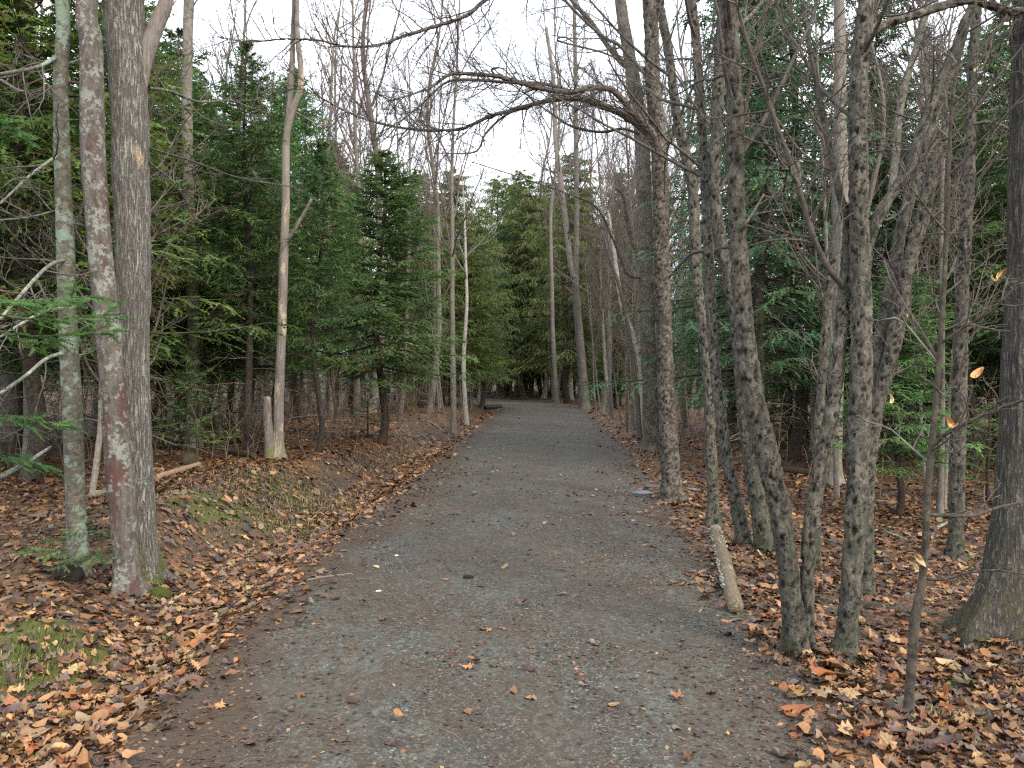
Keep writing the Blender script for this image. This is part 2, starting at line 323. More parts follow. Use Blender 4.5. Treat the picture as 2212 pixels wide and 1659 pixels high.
# ground: gravel, litter, moss mixed by what lies there
def groundmat():
    m, nt, b = M('forest_ground'); v = coords(nt, (1, 1, 1), False); a = lambda n: ND(nt, 'ShaderNodeAttribute', attribute_name=n).outputs['Fac']
    # leaf litter
    dv = nt.nodes.new('ShaderNodeVectorMath'); dv.operation = 'ADD'; nn = ND(nt, 'ShaderNodeTexNoise', Scale=9., Detail=3.); nt.links.new(v, nn.inputs['Vector'])
    sc_ = nt.nodes.new('ShaderNodeVectorMath'); sc_.operation = 'SCALE'; sc_.inputs['Scale'].default_value = .06; nt.links.new(nn.outputs['Color'], sc_.inputs[0])
    nt.links.new(v, dv.inputs[0]); nt.links.new(sc_.outputs[0], dv.inputs[1])
    v1 = voro(nt, dv.outputs[0], 14); v2 = voro(nt, dv.outputs[0], 33)
    sp = nt.nodes.new('ShaderNodeSeparateColor'); nt.links.new(v1.outputs['Color'], sp.inputs[0]); sp2 = nt.nodes.new('ShaderNodeSeparateColor'); nt.links.new(v2.outputs['Color'], sp2.inputs[0])
    leafc = [(0, (.018, .011, .008)), (.3, (.045, .025, .015)), (.52, (.09, .045, .022)), (.72, (.16, .073, .030)), (.9, (.25, .125, .05)), (1, (.33, .19, .08))]
    lit = mixc(nt, .5, ramp(nt, sp.outputs[0], leafc), ramp(nt, sp2.outputs[1], leafc))
    big = noise(nt, v, .9, 4); lit = mixc(nt, math_(nt, 'MULTIPLY', ramp(nt, big, [(.38, g1(1)), (.6, g1(0))]), .6), lit, (.055, .035, .026))
    # soil
    soil = mixc(nt, noise(nt, v, 30, 6, .7), (.02, .015, .012), (.095, .07, .052))
    c = mixc(nt, a('soil'), lit, soil)
    # moss
    mo = mixc(nt, noise(nt, v, 40, 5, .7), (.022, .032, .008), (.105, .115, .024))
    mf = ramp(nt, math_(nt, 'ADD', math_(nt, 'MULTIPLY', a('moss'), .55), math_(nt, 'MULTIPLY', noise(nt, v, 6, 6, .75), 1.1)), [(.80, g1(0)), (.95, g1(.9))])
    c = mixc(nt, mf, c, mo)
    # path: grit, packed dirt, needle litter
    gv = voro(nt, v, 105); gs = nt.nodes.new('ShaderNodeSeparateColor'); nt.links.new(gv.outputs['Color'], gs.inputs[0])
    grit = ramp(nt, gs.outputs[0], [(0, (.008, .0095, .009)), (.35, (.029, .034, .032)), (.7, (.067, .075, .068)), (.95, (.14, .147, .13)), (1, (.30, .30, .27))])
    packed = mixc(nt, noise(nt, v, 160, 3, .7), (.055, .060, .052), (.125, .131, .113))
    pf = ramp(nt, noise(nt, coords(nt, (1, .45, 1), False), 1.7, 7, .7), [(.44, g1(0)), (.56, g1(1))])
    pc = mixc(nt, math_(nt, 'MULTIPLY', pf, .6), grit, packed)
    g3 = voro(nt, coords(nt, (1, .8, 1), False), 38); s3 = nt.nodes.new('ShaderNodeSeparateColor'); nt.links.new(g3.outputs['Color'], s3.inputs[0])
    pc = mixc(nt, .55, pc, ramp(nt, s3.outputs[1], [(0, g1(.35)), (.5, g1(.95)), (1, g1(1.9))]), 'MULTIPLY')
    fib = noise(nt, coords(nt, (1, 2.3, 1), False), 75, 5, .75, 1.4)
    bf = math_(nt, 'MULTIPLY', ramp(nt, noise(nt, coords(nt, (.8, .6, 1), False), 1.5, 7, .72), [(.37, g1(.18)), (.56, g1(1))]), ramp(nt, fib, [(.42, g1(0)), (.53, g1(1))]))
    needl = mixc(nt, noise(nt, v, 190, 2), (.026, .017, .012), (.105, .068, .045))
    pc = mixc(nt, math_(nt, 'MULTIPLY', bf, .9), pc, needl)
    clump = ramp(nt, noise(nt, coords(nt, (1, .7, 1), False), 9, 6, .8), [(.50, g1(0)), (.60, g1(1))])
    pc = mixc(nt, math_(nt, 'MULTIPLY', math_(nt, 'MULTIPLY', clump, ramp(nt, fib, [(.45, g1(0)), (.5, g1(1))])), .7), pc, needl)
    edge = math_(nt, 'ADD', math_(nt, 'MULTIPLY', a('litteredge'), 1.), math_(nt, 'MULTIPLY', math_(nt, 'SUBTRACT', noise(nt, v, 12, 6, .8), .5), 1.1))
    pc = mixc(nt, math_(nt, 'MULTIPLY', ramp(nt, edge, [(.35, g1(0)), (.6, g1(1))]), .8), pc, mixc(nt, noise(nt, v, 120, 3), (.022, .016, .011), (.10, .066, .042)))
    c = mixc(nt, ramp(nt, math_(nt, 'ADD', a('path'), math_(nt, 'MULTIPLY', math_(nt, 'SUBTRACT', noise(nt, v, 16, 5, .75), .5), .7)), [(.42, g1(0)), (.58, g1(1))]), c, pc)
    nt.links.new(c, b.inputs['Base Color']); b.inputs['Roughness'].default_value = .82
    n1 = bump(nt, b, math_(nt, 'ADD', math_(nt, 'MULTIPLY', v1.outputs['Distance'], -1.), math_(nt, 'MULTIPLY', noise(nt, v, 30, 4), .6)), .5, .03)
    # grit relief everywhere is small
    b2 = ND(nt, 'ShaderNodeBump', Strength=.55, Distance=.006); nt.links.new(math_(nt, 'ADD', math_(nt, 'MULTIPLY', gv.outputs['Distance'], -1.), noise(nt, v, 200, 3)), b2.inputs['Height'])
    mixn = nt.nodes.new('ShaderNodeMix'); mixn.data_type = 'VECTOR'; nt.links.new(a('path'), mixn.inputs['Factor']); nt.links.new(n1, mixn.inputs[4]); nt.links.new(b2.outputs[0], mixn.inputs[5])
    nt.links.new(mixn.outputs[1], b.inputs['Normal']); return m
mat_ground = groundmat()
def simple(name, c0, c1, scale=20, rough=.8, bs=.4, bd=.01):
    m, nt, b = M(name); v = coords(nt); n = noise(nt, v, scale, 6, .7); nt.links.new(mixc(nt, ramp(nt, n, [(.3, g1(0)), (.7, g1(1))]), c0, c1), b.inputs['Base Color'])
    b.inputs['Roughness'].default_value = rough; bump(nt, b, n, bs, bd); return m

# ------------------------------------------------------------------ ground and path
xs = np.concatenate([-np.geomspace(400, 40, 14), np.linspace(-39, -13, 40), np.linspace(-12.5, -5, 60), np.linspace(-4.9, 5.0, 170), np.linspace(5.1, 12.5, 60), np.linspace(13, 39, 40), np.geomspace(40, 400, 14)])
ys = np.concatenate([np.linspace(-400, -40, 8), np.linspace(-35, 2, 16), np.linspace(2.1, 12, 165), np.linspace(12.1, 30, 110), np.linspace(30.6, 90, 70), np.geomspace(92, 600, 22)])
GX, GY = np.meshgrid(xs, ys); GZ = height(GX, GY)
dl = edgeL(GY) - GX; dr = GX - edgeR(GY); ins = -np.maximum(dl, dr); ins = np.minimum(ins, (98 - GY) * .3)
path_a = sstep(-.16, .16, ins + .10 * n2(GX, GY, 2.2, 11))
edge_a = (1 - sstep(0, .8, np.minimum(-dl + .05, -dr + .25) + .25 * n2(GX, GY, 1.3, 12)))
moss_a = np.zeros_like(GX)
def blob(px, py, rx, ry, s=1.):
    g_ = ground_at(px, py); moss_a[:] = np.maximum(moss_a, s * np.exp(-(((GX - g_[0]) / rx) ** 2 + ((GY - g_[1]) / ry) ** 2)))
for q in [(470, 1080, .45, .9, 1.), (600, 1035, .5, 1., .9), (540, 1110, .5, .7, .8), (650, 1090, .35, .7, .9), (625, 1140, .3, .35, .9), (60, 1390, .42, .45, 1.35), (120, 1440, .35, .35, 1.25), (250, 1370, .13, .2, 1.),
          (345, 1280, .12, .2, 1.), (2080, 1470, .10, .12, 1.), (1730, 1200, .25, .3, .7), (2100, 1205, .2, .3, .9), (2120, 1090, .5, 1.2, .6), (700, 1010, .4, 1., .5)]: blob(*q)
soil_a = np.clip(1.1 * np.exp(-((dl - 1.15) / .30) ** 2) * sstep(6.5, 8, GY) * (1 - sstep(50, 60, GY)), 0, 1) * (.55 + .6 * n2(GX, GY, 1.6, 15))
soil_a = np.clip(np.maximum(soil_a, .7 * np.exp(-(((GX + 3.2) / .9) ** 2 + ((GY - 8.4) / 1.3) ** 2))), 0, 1)
soil_a = np.maximum(soil_a, np.clip(.75 * sstep(5, 9, np.maximum(dl, dr)) + .2 * n2(GX, GY, .5, 17), 0, 1) * (GX < 0))
nx, ny = len(xs), len(ys); idx = np.arange(nx * ny).reshape(ny, nx)
quads = np.stack([idx[:-1, :-1], idx[:-1, 1:], idx[1:, 1:], idx[1:, :-1]], -1).reshape(-1, 4)
pf_ = ins.ravel()[quads].mean(1) > -.02
Vg = np.stack([GX, GY, GZ], -1).reshape(-1, 3)
def sub(name, sel):
    q = quads[sel]; u, inv = np.unique(q, return_inverse=True)
    return obj(name, mesh(name, Vg[u], inv.reshape(q.shape), mat_ground, dict(path=path_a.ravel()[u], litteredge=edge_a.ravel()[u], moss=moss_a.ravel()[u], soil=soil_a.ravel()[u])))
floor = sub('forest_floor', ~pf_); tag(floor, 'woodland floor covered in orange brown fallen leaves', None, None, 'structure')
path = sub('gravel_path', pf_); tag(path, 'grey gravel walking path running away into the woods', None, None, 'structure')

# ------------------------------------------------------------------ fallen leaves
def outline(kind):
    if kind == 'oval':
        a = np.linspace(0, 2 * np.pi, 11)[:-1]; r = np.stack([np.cos(a) * .30 * (1 + .1 * np.cos(2 * a)), np.sin(a) * .56], 1); r[0 if False else 3 - 1] *= 1; return r
    if kind == 'maple':
        pts = [(0, -.50), (.10, -.22), (.34, -.34), (.30, -.12), (.56, -.02), (.36, .06), (.44, .30), (.20, .20), (.13, .34), (0, .56)]
    else:
        pts = [(0, -.58), (.07, -.36), (.20, -.30), (.13, -.14), (.30, -.04), (.17, .10), (.33, .26), (.15, .30), (.14, .48), (0, .58)]
    r = np.array(pts); return np.vstack([r, r[-2:0:-1] * [-1, 1]])
def leaf_template(kind, seed, fine=False):
    if fine:
        g = np.random.default_rng(seed); o = outline(kind); o = o * (1 + .13 * g.normal(size=(len(o), 1))); n = len(o)
        P = np.vstack([[0, 0], o * .52, o]); c1, c2, c3 = g.uniform(-.5, 1.3), g.uniform(-.4, .9), g.uniform(-.6, .6)
        z = c1 * P[:, 0] ** 2 + c2 * P[:, 1] ** 2 + c3 * P[:, 0] * P[:, 1]; z[1:n + 1] += .05 * g.normal(size=n) ; z[n + 1:] += .085 * g.normal(size=n); z[0] -= .05; z -= z.mean()
        i = np.arange(n); j = (i + 1) % n; tr = np.concatenate([np.stack([0 * i, 1 + i, 1 + j], 1), np.stack([1 + i, 1 + n + i, 1 + n + j], 1), np.stack([1 + i, 1 + n + j, 1 + j], 1)])
        return np.column_stack([P, z]), tr
    g = np.random.default_rng(seed); o = outline(kind); o = o * (1 + .12 * g.normal(size=(len(o), 1)))
    P = np.vstack([[0, 0], o]); c1, c2, c3 = g.uniform(-.9, 1.1), g.uniform(-.5, .9), g.uniform(-.7, .7)
    z = c1 * P[:, 0] ** 2 + c2 * P[:, 1] ** 2 + c3 * P[:, 0] * P[:, 1] + .05 * g.normal(size=len(P)); z -= z.mean()
    n = len(o); tr = np.stack([np.zeros(n, int), 1 + np.arange(n), 1 + (np.arange(n) + 1) % n], 1)
    return np.column_stack([P, z]), tr
TPL = [leaf_template(k, i) for i, k in enumerate(['maple', 'oak', 'oval', 'maple', 'oak', 'oval', 'maple', 'oval'])]
TPLF = [leaf_template(k, i + 40, True) for i, k in enumerate(['maple', 'oak', 'oval', 'maple', 'oak', 'oval', 'maple', 'oval', 'oak', 'oval'])]
PAL = np.array([(.48, .225, .09), (.38, .165, .06), (.27, .115, .045), (.17, .075, .036), (.095, .043, .026), (.045, .025, .019), (.12, .072, .056), (.52, .31, .14), (.31, .18, .10), (.36, .11, .03), (.20, .13, .09), (.065, .036, .029)])
def rotm(yaw, tx, ty):
    cy, sy = np.cos(yaw), np.sin(yaw); cx, sx = np.cos(tx), np.sin(tx); c2, s2 = np.cos(ty), np.sin(ty); z = 0 * yaw; o = z + 1
    A = np.stack([cy, -sy, z, sy, cy, z, z, z, o], -1).reshape(-1, 3, 3); B = np.stack([o, z, z, z, cx, -sx, z, sx, cx], -1).reshape(-1, 3, 3); C = np.stack([c2, z, s2, z, o, z, -s2, z, c2], -1).reshape(-1, 3, 3)
    return A @ B @ C
def leaves(geo, x, y, size, tilt, lift, wts, g, tpls=TPL):
    z = height(x, y) + lift; e = .06; sx = (height(x + e, y) - height(x - e, y)) / (2 * e); sy = (height(x, y + e) - height(x, y - e)) / (2 * e)
    t = g.integers(0, len(tpls), len(x)); ci = g.choice(len(PAL), len(x), p=wts)
    dd = edgeL(y) - x; ci = np.where((dd > 0) & (dd < .95) & (g.random(len(x)) < .4), g.choice([0, 1, 2, 7, 8], len(x)), ci)  # more bright tints along the left ditch: open-sky light painted into leaf colour
    colr = PAL[ci] * g.uniform(.75, 1.2, (len(x), 1)) * (1 + .08 * g.normal(size=(len(x), 3)))
    for k, (P, tr) in enumerate(tpls):
        s = t == k; m = s.sum()
        if not m: continue
        R = rotm(g.uniform(0, 6.28, m), g.normal(0, tilt, m), g.normal(0, tilt, m)); V = np.einsum('nij,vj->nvi', R, P) * size[s][:, None, None]
        V[..., 2] += V[..., 0] * sx[s][:, None] + V[..., 1] * sy[s][:, None]
        V[..., 2] += np.maximum(0, -V[..., 2].min(axis=1) * .55)[:, None]
        V = V + np.stack([x[s], y[s], z[s]], -1)[:, None]
        T = (tr[None] + (np.arange(m) * len(P))[:, None, None]).reshape(-1, 3)
        c = colr[s][:, None, :] * g.uniform(.85, 1.12, (m, len(P), 1))
        geo.add(V.reshape(-1, 3), T, tint=c.reshape(-1, 3))
def visible(x, y, mar=1.18): return np.abs(x) < .615 * y * mar + .3
def litter_prob(x, y):
    """how thick the leaves lie"""
    dl, dr = edgeL(y) - x, x - edgeR(y); out = np.maximum(dl, dr); nn = n2(x, y, 1.4, 21) * .5 + n2(x, y, 4, 22) * .3
    p = sstep(-.35, .25, out + nn * .35)
    ditch = np.exp(-((dl - .55) / .4) ** 2)
    p = p * np.clip(.60 + .5 * n2(x, y, .7, 23) + .6 * ditch, .18, 1)
    bank = np.exp(-((dl - 1.15) / .22) ** 2) * (y > 7); mound = np.exp(-(((x + 3.2) / .8) ** 2 + ((y - 8.9) / 1.4) ** 2))
    p = p * (1 - .6 * bank) * (1 - .5 * mound)
    p = p * (1 - .6 * sstep(5, 9, dl))
    return p * (1 - .75 * np.exp(-(((x + 2.75) / .42) ** 2 + ((y - 4.9) / .42) ** 2))) + .007 * (out < 0)
w_all = np.array([3, 4, 5, 6, 6, 4, 4, 1, 3, 1.5, 4, 5.]); w_all /= w_all.sum(); PAL = PAL * [.75, .83, .86]
geo = Geo(); g = np.random.default_rng(3)
for (y0, y1, dens, smin, smax) in [(2.9, 5.0, 760, .032, .085), (5.0, 8.0, 480, .038, .09), (8, 13, 170, .06, .11), (13, 24, 46, .08, .13), (24, 50, 9, .10, .17)]:
    w = .615 * y1 * 1.18 + .3; n = int(dens * (y1 - y0) * 2 * w)
    x = g.uniform(-w, w, n); y = g.uniform(y0, y1, n); k = visible(x, y) & (g.random(n) < litter_prob(x, y)); x, y = x[k], y[k]
    leaves(geo, x, y, smin + (smax - smin) * g.random(len(x)) ** 1.3, .27, g.random(len(x)) ** 2 * .035, w_all, g, TPLF if y1 <= 5.1 else TPL)
litter = obj('leaf_litter', geo.mesh('leaf_litter', mat_leaf, flat=False), floor); tag(litter, kind='stuff')
print('litter tris', sum(len(p) for v in geo.P.values() for p in v))
# the largest leaves near the camera, each a piece of its own
tm = [mesh('leaf_shape', P * 1.0, tr, mat_leaf1) for P, tr in TPLF]
w_near = np.array([5, 6, 4, 3, 2, 1, 2, 3, 2, 3, 2, 1.]); w_near /= w_near.sum(); cnt = 0; g = np.random.default_rng(11)
while cnt < 285:
    y = g.uniform(3.15, 5.6); x = g.uniform(-.6 * y, .6 * y)
    onp = edgeL(y) + .2 < x < edgeR(y) - .2
    if (onp and g.random() > .025) or (not onp and g.random() > float(litter_prob(np.array([x]), np.array([y]))[0]) * 1.3): continue
    o = obj('leaf', tm[g.integers(0, len(tm))], floor if not onp else path); s = g.uniform(.075, .125) * (.62 if onp else 1); o.scale = (s, s, s)
    o.location = (x, y, hz(x, y) + (.028 if not onp else .008) + g.random() * .02 * (not onp)); tl = .22 if not onp else .12
    o.rotation_euler = (g.normal(0, tl), g.normal(0, tl), g.uniform(0, 6.28)); c = PAL[g.choice(len(PAL), p=w_near) if not onp else g.choice([2, 3, 6, 8, 10, 0])] * g.uniform(.85, 1.15); o.color = (*c, 1); cnt += 1

# bits on the path: leaf scraps, needles, grit
geo = Geo(); g = np.random.default_rng(5)
frag = [(np.array([(-.5, -.2, 0), (.1, -.35, .05), (.5, .1, 0), (-.1, .3, .06)]), np.array([(0, 1, 2), (0, 2, 3)]))]
for (y0, y1, dens) in [(2.9, 5, 750), (5, 9, 420), (9, 16, 150), (16, 34, 22)]:
    w = 3.2; n = int(dens * (y1 - y0) * 2 * w); x = g.uniform(-w, w + 1, n); y = g.uniform(y0, y1, n)
    dl_, dr_ = edgeL(y) - x, x - edgeR(y); out = np.maximum(dl_, dr_); pr = .12 + .88 * sstep(-.9, -.05, out + .3 * n2(x, y, 1.3, 31)) + .4 * (n2(x, y, 1.1, 32) > .25)
    k = (out < .35) & visible(x, y) & (g.random(n) < pr); x, y = x[k], y[k]
    P, T = frag[0]; P = P.copy()
    wts = np.array([.5, .7, 2, 6, 7, 5, 4, .4, 2, .3, 4, 5.]); wts /= wts.sum(); leaves(geo, x, y, g.uniform(.012, .036, len(x)) * (1 + (y > 9)), .25, .002 + 0 * x, wts, g, [(P, T)])
gf = Geo()
for (y0, y1, dens) in [(3, 6, 260), (6, 12, 200), (12, 22, 60)]:
    w = .615 * y1 * 1.15; n = int(dens * (y1 - y0) * 2 * w); x = g.uniform(-w, w, n); y = g.uniform(y0, y1, n); out = np.maximum(edgeL(y) - x, x - edgeR(y)); k = (out > 0) & (out < 5) & visible(x, y); x, y = x[k], y[k]
    leaves(gf, x, y, g.uniform(.018, .055, len(x)) * (1 + (y > 9) * .4), .4, .004 + 0 * x, w_all, g, [(P, T)])
fs = obj('leaf_scraps', gf.mesh('leaf_scraps', mat_leaf), floor); tag(fs, kind='stuff')
scr = obj('leaf_scraps', geo.mesh('leaf_scraps', mat_leaf), path); tag(scr, kind='stuff')
geo = Geo(); n = 15000; y = 2.9 + g.random(n) ** 1.4 * 10; x = g.uniform(-1.9, 2.1, n); k = visible(x, y) & (n2(x, y, .9, 33) + .3 * g.normal(size=n) > -.05) & (x > edgeL(y) - .1) & (x < edgeR(y) + .2); x, y = x[k], y[k]; n = len(x)
ll = g.uniform(.010, .04, n) * (1 + (g.random(n) < .04) * 1.5); an = g.uniform(0, np.pi, n); dx, dy = np.cos(an) * ll, np.sin(an) * ll
P = np.stack([np.stack([x - dx, y - dy, height(x - dx, y - dy) + .003], -1), np.stack([x + dy * .15, y + dx * .15, height(x, y) + .006], -1), np.stack([x + dx, y + dy, height(x + dx, y + dy) + .003], -1)], 1)
V, Q = tubes(P, np.full((n, 3), .0009) * g.uniform(.6, 1.7, (n, 1)), 3); colr = np.array([(.15, .09, .055), (.07, .045, .032), (.25, .16, .09), (.10, .06, .04)])[g.choice(4, n, p=[.35, .3, .1, .25])]
geo.add(V, Q, tint=np.repeat(colr, 9, axis=0)); nd = obj('needle_twig_litter', geo.mesh('needle_twig_litter', mat_leaf), path); tag(nd, kind='stuff')
geo = Geo(); n = 14000; y = 2.9 + g.random(n) ** 1.5 * 8; x = g.uniform(-1.6, 1.7, n); k = visible(x, y) & (g.random(n) < .35 + .65 * (n2(x, y, 1., 35) > 0)) & (x > edgeL(y) + .05) & (x < edgeR(y) + .02); x, y = x[k], y[k]; n = len(x)
octa = np.array([(1, 0, 0), (-1, 0, 0), (0, 1, 0), (0, -1, 0), (0, 0, 1), (0, 0, -1.)]); ot = np.array([(0, 2, 4), (2, 1, 4), (1, 3, 4), (3, 0, 4)])
R = rotm(g.uniform(0, 6.28, n), g.normal(0, .3, n), g.normal(0, .3, n)); V = np.einsum('nij,nvj->nvi', R, octa[None] * g.uniform(.6, 1.2, (n, 6, 1))) * g.uniform(.0025, .0065, n)[:, None, None] * np.array([1, 1, .6]) + np.stack([x, y, height(x, y) + .001], -1)[:, None]
T = (ot[None] + (np.arange(n) * 6)[:, None, None]).reshape(-1, 3); gc = np.array([(.05, .053, .051), (.085, .086, .078), (.13, .126, .11), (.03, .031, .031), (.25, .24, .21)])[g.choice(5, n, p=[.34, .3, .16, .16, .04])]
geo.add(V, T, tint=np.repeat(gc, 6, axis=0)); gr = obj('gravel', geo.mesh('gravel', mat_leaf, flat=True), path); tag(gr, kind='stuff')

# ------------------------------------------------------------------ trunks
def trunk_geo(geo, pts, rad, sides=20, step=.05, style='lump', base=True, seed=0, cap=True, amp=1.):
    P, R, u = spline(pts, rad, step); n = len(P); T, U, V = frames(P[None]); U, V = U[0], V[0]; a = np.arange(sides) / sides * 2 * np.pi
    D = np.cos(a)[None, :, None] * U[:, None] + np.sin(a)[None, :, None] * V[:, None]
    X = P[:, None] + R[:, None, None] * D; Rr = np.repeat(R[:, None], sides, 1); off = seed * 13.7
    d = .07 * Rr * vnoise(X * np.array([7, 7, 3.]) + off, seed) * amp + .03 * Rr * vnoise(X * np.array([22, 22, 12.]) + off, seed + 1) * amp; pit = np.zeros_like(d)
    if base:
        fl = np.exp(-np.maximum(u - .10, 0) / (.8 * R[0] + .03))[:, None]; ph = seed * 1.3
        d = d + Rr * fl * (.30 + .62 * np.maximum(0, np.cos(a * 4 + ph + .6 * np.sin(a + ph))) + .12 * np.cos(a * 7 + ph * 2))
    if style == 'pits':
        w, wid = worley(X * np.array([20, 20, 19.]) + .35 * vnoise(X * 30, 3)[..., None] + off, seed + 5); w2, wid2 = worley(X * np.array([40, 40, 36.]) + off, seed + 9)
        zone = .5 + .9 * vnoise(X * 2.6 + off, seed + 2); k = np.clip((zone + .5) * 1.3, .18, 1)
        on = (wid < .78 * k); pit1 = np.where(on, 1 - sstep(.18, .42, w), 0); rim = np.where(on, np.exp(-((w - .52) / .13) ** 2), 0)
        on2 = (wid2 < .55 * k); pit2 = np.where(on2, 1 - sstep(.2, .34, w2), 0)
        d = d - .016 * pit1 + .006 * rim - .006 * pit2 - .05 * Rr + .09 * Rr * vnoise(X * 15 + off, seed + 7); pit = np.clip(np.maximum(pit1, .85 * pit2), 0, 1)
    if style == 'furrow':
        ang = np.stack([np.cos(a)[None] * np.ones((n, 1)) * 5.5, np.sin(a)[None] * np.ones((n, 1)) * 5.5, u[:, None] * 5 * np.ones((1, sides))], -1)
        f = 1 - np.abs(vnoise(ang * 1.6 + off, seed + 3)) * 2; d = d + .035 * Rr * f
    X = X + d[..., None] * D; i = np.arange(n * sides).reshape(n, sides); j = np.roll(i, -1, 1)
    polys = [np.stack([i[:-1], j[:-1], j[1:], i[1:]], -1).reshape(-1, 4)]; V_ = X.reshape(-1, 3); pit = pit.ravel()
    if cap:
        V_ = np.vstack([V_, P[-1:] + T[0, -1] * R[-1] * .25]); c = n * sides; pit = np.append(pit, 0); polys.append(np.stack([i[-1], j[-1], np.full(sides, c)], -1))
    geo.add(V_, polys, pit=pit); return P, R
def px_path(pts, Y, drift=0.):
    """points (px, py, width) on a tree standing at distance Y, leaning away by drift per metre of height"""
    out, rad = [], []; z0 = None
    for p in pts:
        q = at(p[0], p[1], Y); z0 = q[2] if z0 is None else z0; Yd = Y + drift * (q[2] - z0); q = at(p[0], p[1], Yd); out.append(q); rad.append(p[2] / 2 / F_ * Yd)
    return np.array(out), np.array(rad)
def extend(P, R, top, g, end=.35):
    d = norm(P[-1] - P[-2]); n = 4; q = [P]; r = [R]; p = P[-1].copy(); L_ = max(.5, top - p[2])
    for i in range(n):
        d = norm(d * .8 + np.array([g.normal(0, .12), g.normal(0, .12), .45])); p = p + d * L_ / n; q.append(p[None].copy()); r.append([R[-1] * (1 - (1 - end) * (i + 1) / n)])
    return np.vstack(q), np.concatenate(r)
def twigs(P, R, g, k1=10, k2=6, k3=4, t0=.45, ln=(.12, .3), ang=(30, 70), trop=(0, 0, .35), absl=None, flat=.2, n1=7):
    """three orders of bare twigs along polylines; returns a Geo"""
    geo = Geo(); A, ra = grow(P, R, k1, t0, 1, ang, ln, n1, .13, trop, .011, flat, .4, absl=absl, g=g); geo.add(*tubes(A, ra, 5))
    if k2:
        B, rb = grow(A, ra, k2, .2, 1, (30, 65), (.28, .55), 5, .16, (0, 0, .15), .009, flat, .4, g=g); geo.add(*tubes(B, rb, 4))
        if k3: C, rc = grow(B, rb, k3, .2, 1, (25, 60), (.35, .7), 4, .18, (0, 0, .1), .008, flat, .3, rmin=.0016, g=g); geo.add(*tubes(C, rc, 3))
    return geo
def resamp(P, R, n):
    t = np.linspace(0, len(P) - 1, n); i = np.arange(len(P)); return np.stack([np.interp(t, i, P[:, k]) for k in range(3)], 1)[None], np.interp(t, i, R)[None]
BASES = []
def traced_tree(name, label, cat, pts, mat, style='lump', drift=0., sides=22, step=.04, top=8.5, crown=(9, 5, 3), crown_t=.35, clen=(.10, .26), limbs=(), seed=0, wf=1., Y=None, twmat=None, base_drop=.12, group=None, limb_name='limb'):
    """limbs: (points, Y offset, twig counts or None, part name)"""
    g = np.random.default_rng(100 + seed)
    gp = ground_at(pts[0][0], pts[0][1])
    if Y is None: Y = gp[1]
    P, R = px_path([(p[0], p[1], p[2] * wf) for p in pts], Y, drift); b = P[0].copy(); b[2] = hz(b[0], b[1]); P[0, 2] = min(P[0, 2], b[2]); org = b.copy()
    P = np.vstack([P[0] - [0, 0, base_drop], P]); R = np.concatenate([R[:1], R])
    if top and P[-1, 2] < top: P, R = extend(P, R, top, g)
    BASES.append((org, R[0])); r = root(name, label, cat, org, group); gt = Geo(); Pt, Rt = trunk_geo(gt, P, R, sides, step, style, True, seed)
    obj('trunk', gt.mesh('trunk', mat, org), r); twm = twmat or mat_darktwig; cg = None
    if crown: 
        PP, RR = resamp(Pt, Rt, 24); gg = twigs(PP, RR, g, *crown, t0=crown_t, ln=clen); obj('crown', gg.mesh('crown', twm, org), r)
    for lm in limbs:
        lp, dY, tw = lm[:3]; nm = lm[3] if len(lm) > 3 else 'limb'; lmat = lm[4] if len(lm) > 4 else mat
        zf = Y + drift * (at(lp[0][0], lp[0][1], Y)[2] - org[2]); Ys = zf + np.linspace(0, dY, len(lp)); LP = np.array([at(p[0], p[1], yy) for p, yy in zip(lp, Ys)]); LR = np.array([p[2] / 2 / F_ * yy for p, yy in zip(lp, Ys)])
        gl = Geo(); Lt, Lr = trunk_geo(gl, LP, LR, max(8, sides // 2 if LR[0] < .03 else sides), .05 if LR[0] < .03 else step, style if LR[0] > .025 else 'lump', False, seed + 3); lo = obj(nm, gl.mesh(nm, lmat, org), r)
        if tw:
            PP, RR = resamp(Lt, Lr, 24); gg = twigs(PP, RR, g, *tw[:3], t0=.12, ln=(1, 1.) if len(tw) < 5 else tw[3:5], absl=tw[3] if len(tw) == 4 else None, trop=(0, 0, .25), ang=(30, 75)); obj('twigs', gg.mesh('twigs', twm, org), lo)
    return r, Pt, Rt, org

# conifer sprays
FINE = 1
def feather(geo, P, w, g, tint):
    """needles in sawtooth rows along every polyline"""
    if FINE > 1:
        n_ = P.shape[1]; t_ = np.linspace(0, n_ - 1, (n_ - 1) * FINE + 1); i_ = np.clip(t_.astype(int), 0, n_ - 2); f_ = (t_ - i_)[None, :, None]; P = P[:, i_] * (1 - f_) + P[:, i_ + 1] * f_
    m, n = P.shape[:2]; T = norm(np.gradient(P, axis=1)); up = norm(np.array([0, 0, 1.]) + .45 * g.normal(size=(m, 1, 3))); S = norm(np.cross(T, np.broadcast_to(up, T.shape)))
    a, b_ = P[:, :-1], P[:, 1:]; mid = a * .2 + b_ * .8; w = np.asarray(w).reshape(-1, 1, 1) * np.ones((m, n - 1, 1)); w = w * np.linspace(1, .65, n - 1)[None, :, None] * g.uniform(.75, 1.2, (m, n - 1, 1))
    V = np.stack([a, b_, mid + S[:, :-1] * w + T[:, :-1] * w * .5, mid - S[:, :-1] * w + T[:, :-1] * w * .5], 2)
    k = np.arange(m * (n - 1)) * 4; F = np.concatenate([np.stack([k, k + 1, k + 2], 1), np.stack([k, k + 3, k + 1], 1)])
    geo.add(V.reshape(-1, 3), F, tint=np.repeat(tint, (n - 1) * 4))
